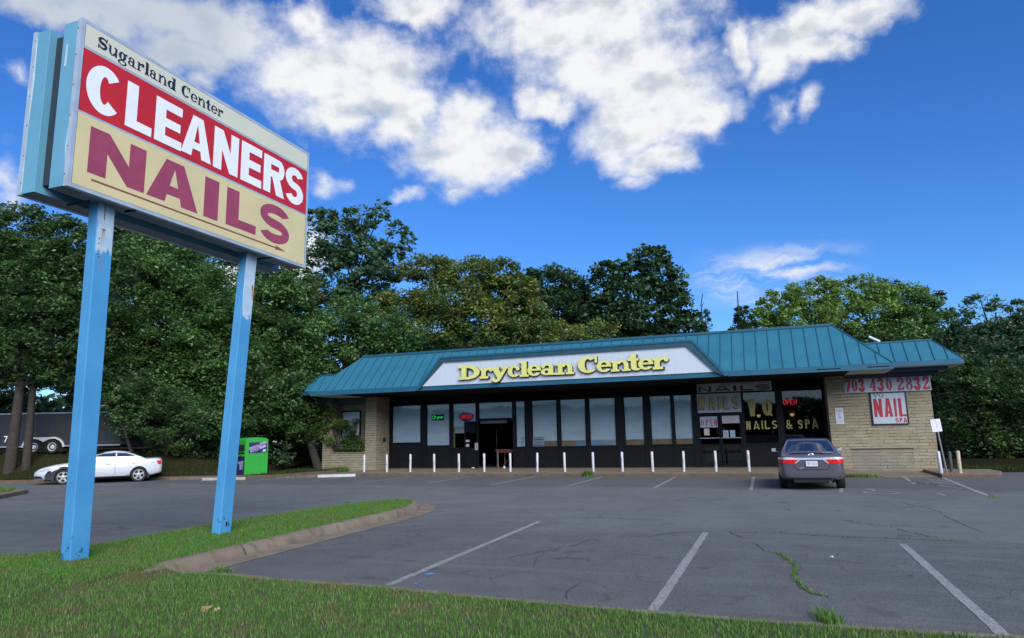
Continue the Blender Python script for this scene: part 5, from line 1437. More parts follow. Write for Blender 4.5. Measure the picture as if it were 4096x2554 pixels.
def rear_glass(name, layers, z0, z1, f0, f1, crown, rear, root, m, offset=.007, n=12):
    mb = MB(); R_ = []
    for i in range(7):
        z = z0 + (z1 - z0) * i / 6; L = lerp_layers(layers, z); w = L[3] * (f0 + (f1 - f0) * i / 6)
        row = []
        for j in range(n+1):
            y = -w + 2*w*j/n; b_ = crown*abs(y/L[3])**2.6
            row.append(((L[1] + b_ - offset) if rear else (L[2] - b_ + offset), y, z + .004))
        R_.append(row)
    for r in R_: mb.v += r
    for i in range(6):
        for j in range(n): mb.f.append([i*(n+1)+j, i*(n+1)+j+1, (i+1)*(n+1)+j+1, (i+1)*(n+1)+j]); mb.m.append(0)
    return mb.build(name, m, root, local=True, smooth=80)
def side_glass(layers, poly, sgn, root, m, nm='side_window', offset=.007, rows=10):
    """pane that follows the curved cabin side, cut to an outline in (x, z)"""
    z0, z1 = min(q[1] for q in poly), max(q[1] for q in poly)
    mb = MB(); R_ = []
    for i in range(rows + 1):
        z = z0 + (z1 - z0) * (.002 + .996 * i / rows); xs_ = []
        for (xa, za), (xb, zb) in zip(poly, poly[1:] + poly[:1]):
            if (za - z) * (zb - z) <= 0 and za != zb: xs_.append(xa + (xb - xa) * (z - za) / (zb - za))
        y = sgn * (lerp_layers(layers, z)[3] + offset)
        R_.append([(min(xs_), y, z), (max(xs_), y, z)])
    for r in R_: mb.v += r
    for i in range(rows): mb.f.append([2*i, 2*i+1, 2*i+3, 2*i+2]); mb.m.append(0)
    return mb.build(nm, m, root, local=True, smooth=80)
def wheel(root, x, y, r, wdt, style, rim=.68, m_rim=None):
    s = 1 if y > 0 else -1
    y0 = y
    mb = MB(); mb.lathe([(r*.70, -wdt), (r*.93, -wdt), (r, -wdt*.86), (r, -.03), (r*.965, 0), (r*.80, .008), (r*rim+.01, 0), (r*rim, -.03)], (x, y0, r), (0, s, 0), 36)
    t = mb.build('wheel', M_TYRE, root, local=True, smooth=40)
    mb = MB()
    if style == 'star':
        mb.lathe([(r*rim, -.02), (r*rim, .004), (r*rim-.025, .004), (r*rim-.03, -.03)], (x, y0, r), (0, s, 0), 36)
        for k in range(5):
            a = 2*math.pi*k/5 + .3; u = Vector((math.cos(a), 0, math.sin(a))); v = Vector((-math.sin(a), 0, math.cos(a)))
            c = Vector((x, y0 - s*.006, r))
            p = [c + u*.02 - v*.045, c + u*(r*rim-.01) - v*.034, c + u*(r*rim-.01) + v*.034, c + u*.02 + v*.045]
            mb.prism(p, (0, -s*.03, 0))
        mb.lathe([(.055, -.03), (.055, .004), (.03, .010), (.001, .010)], (x, y0, r), (0, s, 0), 20)
    else:
        mb.lathe([(r*rim, -.02), (r*rim, .006), (r*rim-.02, .006), (r*rim-.035, -.03), (r*rim-.05, -.045), (.07, -.03), (.06, .0), (.001, .0)], (x, y0, r), (0, s, 0), 32)
    rm = mb.build('rim', m_rim or M_ALLOY, t, local=True, smooth=30)
    if style == 'star':
        MB().lathe([(r*rim-.012, -.06), (.001, -.062)], (x, y0, r), (0, s, 0), 28).build('brake_disc', M_WELL, t, local=True)
    else:
        mb = MB()
        for k in range(8):
            a = 2*math.pi*k/8; mb.lathe([(.026, 0), (.001, .001)], (x + math.cos(a)*r*.44, y0 - s*.036, r + math.sin(a)*r*.44), (0, s, 0), 8)
        mb.build('rim_hole', M_WELL, t, local=True)
    return t

# ---- grey sedan, seen from behind (local x forward, origin on the ground under the rear bumper)
GR = thing('parked_car', 'grey sedan parked nose in by the nail shop', 'car', (20.50, -18.38, gz(20.5, -17)), None, R(90))
MG = car_paint('metallic_grey', (.15, .138, .175), .26, .5, .8)
L_ = 4.85
top = [(0, .93), (.06, 1.0), (.25, 1.055), (.7, 1.065), (1.2, .99), (3.2, .96), (3.7, .99), (4.3, .90), (4.65, .76), (4.85, .62)]
bot = [(0, .36), (.12, .31), (.5, .24), (4.2, .20), (4.7, .24), (4.85, .30)]
half = [(0, .74), (.10, .83), (.35, .885), (1.0, .91), (3.4, .91), (4.2, .88), (4.6, .78), (4.85, .56)]
xs = [0, .03, .10, .22, .36, .5, .7, .95, 1.2, 1.6, 2.2, 2.8, 3.3, 3.7, 4.0, 4.3, 4.5, 4.68, 4.8, 4.85]
rw = (.335, .335)
gbody = car_body('body', xs, top, bot, half, [(1.02, .80), (1.02, -.80), (3.82, .80), (3.82, -.80)], rw, MG, GR)
LY = [(.98, .42, 3.75, .80), (1.08, .62, 3.45, .785), (1.22, .94, 3.05, .72), (1.36, 1.26, 2.68, .645), (1.43, 1.46, 2.48, .60), (1.462, 1.68, 2.30, .53), (1.472, 1.9, 2.15, .40)]
greenhouse(LY, MG, GR, .22, .24)
rear_glass('rear_window', LY, 1.085, 1.40, .86, .90, .22, True, GR, M_CARGL)
rear_glass('windscreen', LY, 1.0, 1.40, .90, .92, .24, False, GR, M_CARGL)
for s in (1, -1):
    side_glass(LY, [(1.02, 1.04), (2.02, 1.02), (2.02, 1.385), (1.62, 1.385), (1.25, 1.22)], s, GR, M_CARGL)
    side_glass(LY, [(2.10, 1.02), (3.12, 1.02), (2.70, 1.25), (2.42, 1.37), (2.10, 1.385)], s, GR, M_CARGL)
    for wx in (1.02, 3.82): wheel(GR, wx, .895 * s, .335, .215, 'star')
    # mirrors
    mb = MB(); mb.prism([(2.86, s*.90, 1.01), (2.86, s*1.06, 1.02), (2.86, s*1.09, 1.10), (2.86, s*1.04, 1.155), (2.86, s*.93, 1.14)], (.13, 0, 0)); mb.box(2.90, min(s*.80, s*.92), 1.0, 2.97, max(s*.80, s*.92), 1.04)
    mi = mb.build('mirror', MG, GR, local=True, bevel=.02)
    MB().prism([(2.855, s*.925, 1.03), (2.855, s*1.05, 1.04), (2.855, s*1.07, 1.10), (2.855, s*1.03, 1.14), (2.855, s*.94, 1.13)], (.002, 0, 0)).build('mirror_glass', M_CHROME, mi, local=True)
    for hx in (1.45, 2.45): MB().box(hx, s*.905 - .012, .86, hx + .2, s*.905 + .012, .885).build('handle', MG, GR, local=True, bevel=.008)
GB = bvh_of(gbody)
def on_tail(pts, dx=-.006, bv=None):
    """points (y, z) laid on the tail of the body"""
    o = []
    for y, z in pts:
        h = (bv or GB).ray_cast(Vector((-1, y, z)), Vector((1, 0, 0)))[0]
        o.append(((h.x if h else .3) + dx, y, z))
    return o
def on_flank(bv, pts, s, d=.004):
    o = []
    for x, z in pts:
        h = bv.ray_cast(Vector((x, s * 2, z)), Vector((0, -s, 0)))[0]
        o.append((x, (h.y if h else s * .8) + s * d, z))
    return o
def skin(mb, rows, back):
    """patch over rows of points, with a skirt towards `back`"""
    n = len(rows[0]); b0 = len(mb.v); back = Vector(back)
    for r in rows: mb.v += [tuple(q) for q in r]
    for i in range(len(rows)-1):
        for j in range(n-1): mb.f.append([b0+i*n+j, b0+i*n+j+1, b0+(i+1)*n+j+1, b0+(i+1)*n+j]); mb.m.append(0)
    per = [(0, j) for j in range(n)] + [(i, n-1) for i in range(1, len(rows))] + [(len(rows)-1, j) for j in range(n-2, -1, -1)] + [(i, 0) for i in range(len(rows)-2, 0, -1)]
    for a_, c_ in zip(per, per[1:] + per[:1]):
        q0, q1 = Vector(rows[a_[0]][a_[1]]), Vector(rows[c_[0]][c_[1]])
        mb.poly([q0, q1, q1 + back, q0 + back])
def quad_rows(lo, hi, nr=4, nc=10):
    """rows between a lower and an upper edge given as (u, v) polylines"""
    def samp(e, t):
        k = t * (len(e) - 1); i = min(int(k), len(e) - 2); f = k - i
        return (e[i][0] + (e[i+1][0]-e[i][0])*f, e[i][1] + (e[i+1][1]-e[i][1])*f)
    return [[tuple(a + (c - a) * r / nr for a, c in zip(samp(lo, j / nc), samp(hi, j / nc))) for j in range(nc + 1)] for r in range(nr + 1)]
for s in (1, -1):
    mb = MB(); skin(mb, [on_tail([(s*y, z) for y, z in r], -.012) for r in quad_rows([(.44, .762), (.62, .752), (.80, .765), (.885, .80)], [(.35, .868), (.55, .868), (.75, .872), (.89, .872)], 4, 12)], (.03, 0, 0))
    tl = mb.build('tail_light', M_LAMPR, GR, local=True, smooth=40)
    mb = MB(); skin(mb, [on_tail([(s*y, z) for y, z in r], -.012) for r in quad_rows([(.345, .876), (.55, .876), (.75, .880), (.885, .880)], [(.31, .925), (.55, .938), (.75, .942), (.885, .93)], 3, 12)], (.03, 0, 0))
    mb.build('upper_lens', M_LAMPC, tl, local=True, smooth=40)
# chrome brow, boot shut line, plate, emblem
mb = MB()
br_ = [(-.46, .765), (-.33, .92), (.33, .92), (.46, .765), (.42, .76), (.30, .872), (-.30, .872), (-.42, .76)]
skin(mb, [on_tail(r, -.016) for r in quad_rows([(-.42, .765), (-.30, .872), (-.1, .876), (.1, .876), (.30, .872), (.42, .765)], [(-.46, .768), (-.33, .918), (-.1, .922), (.1, .922), (.33, .918), (.46, .768)], 2, 20)], (.02, 0, 0)); mb.build('chrome_strip', M_CHROME, GR, local=True, smooth=40)
mb = MB(); P_ = on_tail([(-.50, .72), (-.42, .615), (-.36, .595), (.36, .595), (.42, .615), (.50, .72)], -.004); mb.tube(P_, .007, 6); mb.build('boot_line', M_WELL, GR, local=True)
px_ = on_tail([(0, .76)], 0)[0][0] - .022; mb = MB(); mb.box(px_ - .012, -.155, .685, px_, .155, .835); pt_ = mb.build('licence_plate', mat('plate_white', (.62, .66, .74), .4, var=.06), GR, local=True, bevel=.004)
mb = MB()
for i, ch in enumerate('TRT7034'):
    x0 = .125 - i * .036 - (.014 if i > 2 else 0)
    G = {'T': [rect(.4, 0, .6, 1), rect(0, .82, 1, 1)], 'R': sans('R', 1, .22), '7': [rect(0, .82, 1, 1), [(.7, .82), (1, .82), (.5, 0), (.25, 0)]], '0': ring(.5, .5, .5, .5, .24, .16), '3': [path(earc(.45, .74, .36, .2, 160, -90, 8), .17), path(earc(.45, .28, .4, .24, 90, -160, 8), .17)], '4': [rect(.6, 0, .8, 1), rect(0, .25, 1, .4), [(.6, 1), (.75, 1), (.2, .35), (0, .35)]]}[ch]
    put(mb, [[(a*.30, b_) for a, b_ in g] for g in G], (px_ - .0122, x0, .725), (0, -1, 0), (0, 0, 1), (-1, 0, 0), .075, .001)
mb.build('plate_number', mat('plate_ink', (.03, .05, .13), .5), pt_, local=True)
mb = MB(); P_ = [(math.cos(q)*.075, 1.0 + math.sin(q)*.045) for q in np.linspace(0, 2*math.pi, 20)]
ex_ = on_tail([(0, 1.0)], -.012)[0][0]; mb.tube([(ex_, a, b_) for a, b_ in P_], .010, 6, caps=False); mb.tube([(ex_, math.cos(q)*.028, 1.0 + math.sin(q)*.043) for q in np.linspace(0, 2*math.pi, 16)], .006, 6, caps=False); mb.tube([(ex_, math.cos(q)*.055, 1.02 + math.sin(q)*.016) for q in np.linspace(0, 2*math.pi, 16)], .006, 6, caps=False)
mb.build('emblem', M_CHROME, GR, local=True)
mb = MB(); mb.prism([(.16, -.60, 1.055), (.12, -.3, 1.068), (.11, 0, 1.072), (.12, .3, 1.068), (.16, .60, 1.055), (.30, .58, 1.085), (.28, 0, 1.10), (.30, -.58, 1.085)], (0, 0, .012)); mb.build('spoiler_lip', MG, GR, local=True, bevel=.006)
MB().box(-.012, .22, .63, -.004, .34, .645).build('badge', M_CHROME, GR, local=True)
# lower bumper: dark valance, crease, reflectors
mb = MB(); P_ = on_tail([(-.70, .475), (-.5, .46), (-.25, .457), (0, .455), (.25, .457), (.5, .46), (.70, .475)], -.003); mb.tube(P_, .009, 6); mb.build('bumper_crease', MG, GR, local=True)
mb = MB(); mb.box(.10, -.52, .21, .40, .52, .33); mb.build('valance', M_TRIM, GR, local=True, bevel=.02)
mb = MB(); mb.tube([(.02, -.45, .24), (.4, -.45, .26)], .035, 12); mb.build('exhaust_pipe', mat('exhaust', (.2, .2, .2), .3, .8), GR, local=True)
MB().box(.9, -.6, .16, 4.2, .6, .24).build('underbody', M_WELL, GR, local=True)

# ---- white sedan at the left, broadside
hd = math.radians(180 + 46)
WHT = thing('parked_car', 'white sedan by the kerb behind the left blue post, front wing trim missing', 'car', (-7.70 + .6947*.94 - .647, -16.40 + .7193*.94 + .625, gz(-7.7, -16.4)), None, hd)
MW = car_paint('white_paint', (.56, .60, .66), .3, 0, .6)
WB = 3.05; LEN = 5.27
top = [(0, .84), (.04, 1.0), (.2, 1.05), (.6, 1.04), (1.3, .97), (3.5, .945), (3.8, .935), (4.45, .85), (4.95, .735), (5.16, .62), (LEN, .50)]
bot = [(0, .38), (.15, .32), (.5, .24), (4.6, .20), (5.1, .22), (LEN, .27)]
half = [(0, .70), (.10, .82), (.4, .89), (1.1, .915), (3.9, .915), (4.7, .87), (5.0, .76), (5.17, .62), (LEN, .42)]
xs = [0, .03, .10, .25, .45, .7, .98, 1.4, 2.0, 2.7, 3.4, 3.85, 4.2, 4.5, 4.8, 5.0, 5.13, 5.22, LEN]
wbody = car_body('body', xs, top, bot, half, [(.98, .80), (.98, -.80), (.98+WB, .80), (.98+WB, -.80)], (.32, .325), MW, WHT)
WBV = bvh_of(wbody)
LY = [(.90, .40, 4.05, .83), (1.03, .58, 3.70, .80), (1.14, .84, 3.38, .75), (1.26, 1.14, 2.98, .68), (1.35, 1.46, 2.62, .61), (1.40, 1.78, 2.32, .53), (1.415, 1.95, 2.15, .40)]
greenhouse(LY, MW, WHT, .18, .26)
rear_glass('rear_window', LY, 1.06, 1.33, .86, .88, .18, True, WHT, M_CARGL)
rear_glass('windscreen', LY, .96, 1.34, .90, .92, .26, False, WHT, M_CARGL)
for s in (1, -1):
    side_glass(LY, [(1.0, 1.01), (1.95, .985), (1.95, 1.335), (1.62, 1.315), (1.20, 1.18)], s, WHT, M_CARGL)
    side_glass(LY, [(2.01, .985), (3.42, .965), (3.05, 1.12), (2.70, 1.25), (2.40, 1.32), (2.01, 1.335)], s, WHT, M_CARGL)
    for wx in (.98, .98 + WB): wheel(WHT, wx, .90 * s, .325, .215, 'star', .70)
    for hx in (1.12, 2.18): MB().box(hx, s*.918 - .012, .81, hx + .2, s*.918 + .014, .838).build('handle', mat('pale_handle', (.5, .52, .55), .3), WHT, local=True, bevel=.008)
    mb = MB(); mb.prism([(3.32, s*.86, .96), (3.32, s*1.03, .97), (3.32, s*1.05, 1.07), (3.32, s*.98, 1.11), (3.32, s*.88, 1.08)], (.14, 0, 0)); mb.build('mirror', MW, WHT, local=True, bevel=.02)
    # tail lamp wrapping the corner, side marker
    mb = MB(); skin(mb, [on_flank(WBV, r, s, .006) for r in quad_rows([(.05, .76), (.16, .75)], [(.05, .93), (.27, .92)], 3, 6)], (0, -s*.02, 0)); mb.build('tail_light', M_LAMPR, WHT, local=True, smooth=40)
    mb = MB(); skin(mb, [on_flank(WBV, r, s, .005) for r in quad_rows([(.34, .845), (.50, .845)], [(.34, .862), (.50, .862)], 1, 4)], (0, -s*.02, 0)); mb.build('side_marker', M_TRIM, WHT, local=True)
    MB().box(1.5, s*.924 - .006, .30, 3.4, s*.924 + .002, .40).build('sill_panel', mat('grey_sill', (.40, .41, .43), .5), WHT, local=True)
    mb = MB(); skin(mb, [on_flank(WBV, r, s, .006) for r in quad_rows([(4.50, .66), (4.75, .60), (5.02, .565)], [(4.40, .735), (4.72, .705), (5.04, .635)], 3, 10)], (0, -s*.02, 0)); mb.build('headlight', mat('headlight', (.42, .44, .47), .12, spec=.8), WHT, local=True, smooth=40)
    for dx in (1.98, 3.50): MB().box(dx - .004, s*.9205 - .01, .33, dx + .004, s*.9205, .90).build('door_gap', M_WELL, WHT, local=True)
# the near front wing is missing its liner: black cavity and torn edge
s = 1
mb = MB()
wx = .98 + WB; a_ = [(wx + .46*math.cos(q), .325 + .46*math.sin(q)) for q in np.linspace(R(-20), R(165), 16)]
b_ = [(wx + .36*math.cos(q), .325 + .36*math.sin(q)) for q in np.linspace(R(165), R(-20), 16)]
mb.prism([(x, s*.925, z) for x, z in a_ + b_], (0, -.05, 0))
mb.prism([(wx+.33, .922, .20), (wx+.42, .90, .62), (wx+.62, .895, .60), (wx+.74, .86, .40), (wx+.70, .87, .22)], (0, -.06, 0))
mb.build('torn_wheel_arch', M_TRIM, WHT, local=True)
mb = MB(); mb.prism([(wx+.46, .935, .55), (wx+.40, .935, .60), (wx+.16, .94, .70), (wx+.22, .94, .73), (wx+.50, .93, .61)], (0, -.01, 0)); mb.build('wing_shard', MW, WHT, local=True)
mb = MB(); mb.prism([(4.85, .80, .30), (5.22, .58, .31), (5.20, .58, .40), (4.9, .79, .38)], (.03, .03, 0)); mb.prism([(LEN-.03, -.35, .50), (LEN-.03, .35, .50), (LEN-.06, .38, .62), (LEN-.06, -.38, .62)], (.03, 0, 0)); mb.build('grille', M_TRIM, WHT, local=True)
MB().box(LEN - .02, -.16, .40, LEN + .012, .16, .50).build('licence_plate', mat('front_plate', (.30, .31, .38), .5), WHT, local=True)
mb = MB(); mb.prism([(.50, s*.90, .30), (.60, s*.91, .42), (.63, s*.91, .18), (.53, s*.90, .17)], (0, -.02, 0)); mb.build('mud_flap', M_TRIM, WHT, local=True)
MB().box(1.0, -.6, .16, 4.8, .6, .24).build('underbody', M_WELL, WHT, local=True)

# true length: the sheet metal was drawn long, wheels stay round
KX = .952
for c in WHT.children:
    for o in (c,) + tuple(c.children):
        cx_ = sum(v.co.x for v in c.data.vertices) / len(c.data.vertices)
        for v in o.data.vertices: v.co.x = v.co.x + cx_ * (KX - 1) if c.name.startswith('wheel') else v.co.x * KX

# ---- enclosed trailer on the bank
D = Vector((.93, .36, 0)).normalized()
TR = thing('cargo_trailer', 'dark grey enclosed tandem axle trailer on the bank under the trees', 'trailer', (-15.5, -15.38, 1.33), None, math.atan2(D.y, D.x))
M_TRL = mat('charcoal_siding', (.034, .038, .044), .5, .1, .06, 1.5)
mb = MB(); mb.box(-5.0, .0, .36, 3.9, 2.3, 2.08); mb.prism([(3.9, .0, .36), (4.6, .75, .36), (4.6, 1.55, .36), (3.9, 2.3, .36)], (0, 0, 1.72)); mb.build('body', M_TRL, TR, local=True, bevel=.03)
mb = MB(); mb.box(-5.01, -.012, .35, 3.9, .0, .41); mb.box(-5.01, -.012, 2.03, 3.9, .0, 2.09); mb.build('rail_trim', mat('pale_alu', (.45, .46, .48), .4, .5), TR, local=True)
mb = MB()
for x in np.arange(-4.6, 3.9, .6): mb.box(x, -.003, .41, x + .008, .0, 2.03)
mb.build('panel_seam', M_TRIM, TR, local=True)
o_ = [(x, z) for x, z in earc(-.47, .33, .62, .52, 180, 75, 10) + earc(.47, .33, .62, .52, 105, 0, 10)]
i_ = [(x, z) for x, z in earc(.47, .33, .53, .43, 0, 118, 10) + [(0, .60)] + earc(-.47, .33, .53, .43, 62, 180, 10)]
mb = MB(); mb.prism([(x, -.06, z) for x, z in o_ + i_], (0, .06, 0)); mb.build('fender', mat('fender_white', (.58, .60, .62), .4), TR, local=True)
MB().prism([(x, -.004, z) for x, z in [(-1.0, .1), (1.0, .1)] + [(1.0, .33)] + i_[1:-1] + [(-1.0, .33)]], (0, -.01, 0)).build('wheel_recess', M_WELL, TR, local=True)
for wx in (-.47, .47): wheel(TR, wx, -.05, .345, .2, 'holes', .62, mat('white_steel_rim', (.68, .69, .70), .4))
MB().box(-4.9, .2, .24, 3.9, 2.1, .36).build('chassis', M_WELL, TR, local=True)
mb = MB(); mb.tube([(4.3, .4, .30), (5.7, 1.15, .30)], .05, 8); mb.tube([(4.3, 1.9, .30), (5.7, 1.15, .30)], .05, 8); mb.tube([(5.5, 1.15, -.05), (5.5, 1.15, .8)], .04, 8); mb.build('drawbar', M_TRIM, TR, local=True)
MB().box(4.62, .8, .36, 5.05, 1.5, .85).build('tool_box', mat('dark_box', (.012, .014, .02), .5), TR, local=True, bevel=.02)
mb = MB(); mb.lathe([(.22, 0), (.20, .18), (.12, .34), (.001, .36)], (5.45, 1.15, .36), (0, 0, 1), 18); mb.build('hitch_cover', M_WHITE, TR, local=True, smooth=50)
mb = MB(); put(mb, [rect(0, .82, .6, 1), [(.42, .82), (.6, .82), (.32, 0), (.14, 0)]], (-2.05, -.006, .62), (1,0,0), (0,0,1), (0,-1,0), .32, .004); mb.build('lettering', M_WHITE, TR, local=True)

# ---- donation bin
BN = thing('donation_bin', 'bright green metal clothing and shoe donation bin with navy posters', 'donation bin', (-4.78, -13.3, .03), None, R(68))
M_GRN = mat('bright_green', (.030, .34, .042), .45, var=.08, scale=1.4)
M_NAVYP = mat('navy_poster', (.030, .022, .12), .5, var=.25, scale=5)
M_LIL = mat('lilac_print', (.34, .32, .48), .6, var=.12, scale=8)
# local: x = depth away from the chute side, y = width; sides at y=0 (large, faces the lot) ...
mb = MB()
W_, H_ = 1.30, 1.80
prof = [(0, 0), (1.16, 0), (1.16, H_), (1.0, H_+.07), (.58, H_+.105), (.16, H_+.07), (0, H_)]
mb.prism([(x, -.62, z) for x, z in prof], (0, 1.24, 0)); body = mb.build('body', M_GRN, BN, local=True, bevel=.015)
def bin_face_y(mb, pts, lift, mi=0): mb.prism([(x, -.62 - lift, z) for x, z in pts], (0, -.002, 0), mi)
mb = MB(); bin_face_y(mb, [(.16, 1.14), (1.09, 1.17), (1.09, 1.68), (.16, 1.66)], .003); p1 = mb.build('poster', M_NAVYP, BN, local=True)
mb = MB()
for (x0, z0, w, h) in [(.19, 1.30, .50, .12), (.70, 1.44, .14, .12), (.74, 1.50, .34, .13), (.26, 1.18, .46, .12), (.66, 1.32, .40, .13)]:
    d = Vector((math.cos(R(17)), math.sin(R(17)))); e = Vector((-math.sin(R(17)), math.cos(R(17))))
    c = Vector((x0, z0)); bin_face_y(mb, [tuple(c), tuple(c + d*w), tuple(c + d*w + e*h), tuple(c + e*h)], .0055)
mb.build('print_block', M_LIL, p1, local=True)
mb = MB()
words_ = [('CLOTHES', .22, 1.325, .44), ('SHOES', .80, 1.50, .26), ('DONATION', .30, 1.205, .42)]
for wd, x0, z0, ww in words_:
    cw = ww / len(wd); d = Vector((math.cos(R(17)), 0, math.sin(R(17)))); e = Vector((-math.sin(R(17)), 0, math.cos(R(17))))
    for i, ch in enumerate(wd):
        lp = {'T': [rect(.25, 0, .4, 1), rect(0, .8, .65, 1)], 'H': [rect(0, 0, .16, 1), rect(.5, 0, .66, 1), rect(.1, .4, .6, .6)], 'D': [rect(0, 0, .16, 1), band(.16, .5, .48, .5, .16, .16, -90, 90)]}.get(ch) or sans(ch, .66, .18)
        put(mb, lp, Vector((x0, -.6285, z0)) + d * (i * cw), d, e, (0, -1, 0), .075, .001)
mb.build('lettering', M_NAVYP, p1, local=True)
mb = MB(); bin_face_y(mb, [(.86, 1.20), (1.02, 1.22), (1.03, 1.33), (.90, 1.33)], .007); mb.build('mint_block', mat('mint_print', (.36, .62, .50), .6), p1, local=True)
mb = MB(); mb.prism([(-.003, -.55, .08), (-.003, .55, .08), (-.003, .55, .98), (-.003, -.55, .98)], (-.003, 0, 0)); p2 = mb.build('poster', M_NAVYP, BN, local=True)
mb = MB()
for y0, z0, w, h in [(-.45, .66, .5, .13), (-.42, .52, .34, .13), (-.40, .40, .30, .10), (.12, .68, .3, .12)]: mb.prism([(-.0065, y0, z0), (-.0065, y0+w, z0-.03), (-.0065, y0+w, z0+h-.03), (-.0065, y0, z0+h)], (-.002, 0, 0))
mb.build('print_block', M_LIL, p2, local=True)
mb = MB(); mb.box(-.006, -.5, 1.12, .0, .5, 1.56); mb.build('chute_opening', M_WELL, BN, local=True)
mb = MB(); mb.box(-.12, -.54, 1.02, -.001, .54, 1.07); mb.box(-.06, -.54, 1.20, -.007, .54, 1.235); mb.build('chute_lip', M_GRN, BN, local=True)

# ---- wheel stops
def wheel_stop(label, a, b_, m, z=.03):
    a, b_ = Vector((*a, z)), Vector((*b_, z)); d = (b_ - a).normalized(); q = Vector((-d.y, d.x, 0))
    mb = MB(); sec = [(-.085, 0), (.085, 0), (.075, .08), (.045, .125), (-.045, .125), (-.075, .08)]
    mb.prism([a + q*u + Vector((0, 0, h)) for u, h in sec], b_ - a)
    return tag(mb.build('wheel_stop', m, None, bevel=.012), label, 'wheel stop', 'concrete wheel stops')
wheel_stop('pale painted wheel stop before the left planter wall', (-.48, -12.92), (1.0, -12.05), mat('white_stop', (.46, .47, .48), .8, var=.2, scale=5), .02)
wheel_stop('dark bare wheel stop left of the pale painted one', (-1.70, -13.62), (-.55, -12.97), mat('dark_stop', (.12, .09, .08), .9, var=.3, scale=4), .02)
wheel_stop('grey wheel stop with a broken end before the green bin', (-4.9, -15.4), (-3.05, -14.75), mat('grey_stop', (.34, .31, .29), .9, var=.2, scale=4), .03)
wheel_stop('long low brown wheel stop between white sedan and green bin', (-6.9, -15.35), (-5.05, -14.65), mat('brown_stop', (.13, .10, .09), .9, var=.3, scale=4), .03)
# ------------------------------------------------------------------ trees
def at(px, py, d):
    """surveyed point: sighting in the 2425 px wide photograph and a depth in metres"""
    k = 4096 / 2425
    return CAM + (FWD + RIGHT * ((px*k - 2048) / 2737.83) - UP * ((py*k - 1277) / 2737.83)) * d
def leaf_mat(name, dark, light, extra=None, share=.0, transl=.28):
    m, n, b = new_mat(name)
    P = pos(n); rnd = node(n, 'ShaderNodeNewGeometry').outputs['Random Per Island']
    light = tuple(x * 1.3 for x in light)
    c = nmix(n, rnd, dark, light)
    c = nmix(n, nrange(n, nnoise(n, P, .62, 4), .42, .66, 0, .8), c, tuple(x * .7 for x in dark))
    c = nmix(n, nrange(n, nnoise(n, nmap(n, P, (1, 1, 1.4)), .9, 3), .54, .72, 0, .55), c, tuple(x * 1.55 for x in light))
    if extra:
        k = nrange(n, nnoise(n, P, .9, 4), .52 , .62)
        g = node(n, 'ShaderNodeMath', operation='LESS_THAN'); n.links.new(rnd, g.inputs[0]); g.inputs[1].default_value = share
        c = nmix(n, node_mul(n, k, g.outputs[0]), c, extra)
    n.links.new(c, b.inputs['Base Color']); b.inputs['Roughness'].default_value = .48; b.inputs['Specular IOR Level'].default_value = .45
    tr = node(n, 'ShaderNodeBsdfTranslucent'); n.links.new(nmix(n, .5, c, tuple(min(1, x*1.3) for x in light)), tr.inputs[0])
    mx = node(n, 'ShaderNodeMixShader'); mx.inputs[0].default_value = transl
    n.links.new(b.outputs[0], mx.inputs[1]); n.links.new(tr.outputs[0], mx.inputs[2]); n.links.new(mx.outputs[0], n.nodes['Material Output'].inputs[0])
    return m
M_BARK = mat('bark', (.042, .035, .029), .95, var=.3, scale=5, bump=.6, bscale=22)
M_BARKD = mat('dark_bark', (.030, .025, .021), .95, var=.3, scale=5)
LEAF = {
 'dark': leaf_mat('leaf_dark', (0.023, 0.059, 0.019), (0.074, 0.142, 0.041)),
 'deep': leaf_mat('leaf_deep', (0.019, 0.052, 0.021), (0.055, 0.114, 0.044)),
 'green': leaf_mat('leaf_green', (0.034, 0.091, 0.024), (0.112, 0.212, 0.058)),
 'blue': leaf_mat('leaf_blue', (0.030, 0.080, 0.041), (0.097, 0.183, 0.089)),
 'yellow': leaf_mat('leaf_yellow', (.040, .088, .018), (.150, .200, .045), (.26, .215, .045), .45),
 'bright': leaf_mat('leaf_bright', (0.072, 0.148, 0.031), (0.198, 0.312, 0.066)),
 'brown': leaf_mat('leaf_brown', (0.064, 0.073, 0.031), (0.149, 0.142, 0.062)),
}
def leaves(name, C, size, rng, m, parent=None, aspect=.48, up=.35, fold=.22, off=None):
    """bent leaf-shaped quads at points C"""
    n = len(C)
    ax = rng.normal(size=(n, 3)); ax[:, 2] = ax[:, 2] * .45 - .28; ax /= np.linalg.norm(ax, axis=1)[:, None]
    nr = rng.normal(size=(n, 3)); nr[:, 2] += up * 3
    sd_ = np.cross(ax, nr); sd_ /= np.linalg.norm(sd_, axis=1)[:, None]
    nr = np.cross(sd_, ax)
    L = (size * rng.uniform(.6, 1.35, n))[:, None]; Wd = L * aspect * .5
    V = np.empty((n, 4, 3), np.float32)
    V[:, 0] = C - ax * L * .5
    V[:, 1] = C + sd_ * Wd + nr * L * fold * .3 - ax * L * .04
    V[:, 2] = C + ax * L * .5 - nr * L * fold * .35
    V[:, 3] = C - sd_ * Wd + nr * L * fold * .3 - ax * L * .04
    if off is not None: V -= np.array(off, np.float32)
    me = bpy.data.meshes.new(name)
    me.vertices.add(n*4); me.vertices.foreach_set('co', V.reshape(-1))
    me.loops.add(n*4); me.loops.foreach_set('vertex_index', np.arange(n*4, dtype=np.int32))
    me.polygons.add(n); me.polygons.foreach_set('loop_start', (np.arange(n)*4).astype(np.int32))
    me.materials.append(m); me.update(); me.validate()
    o = bpy.data.objects.new(name, me); COL.objects.link(o)
    if parent is not None: o.parent = parent
    return o
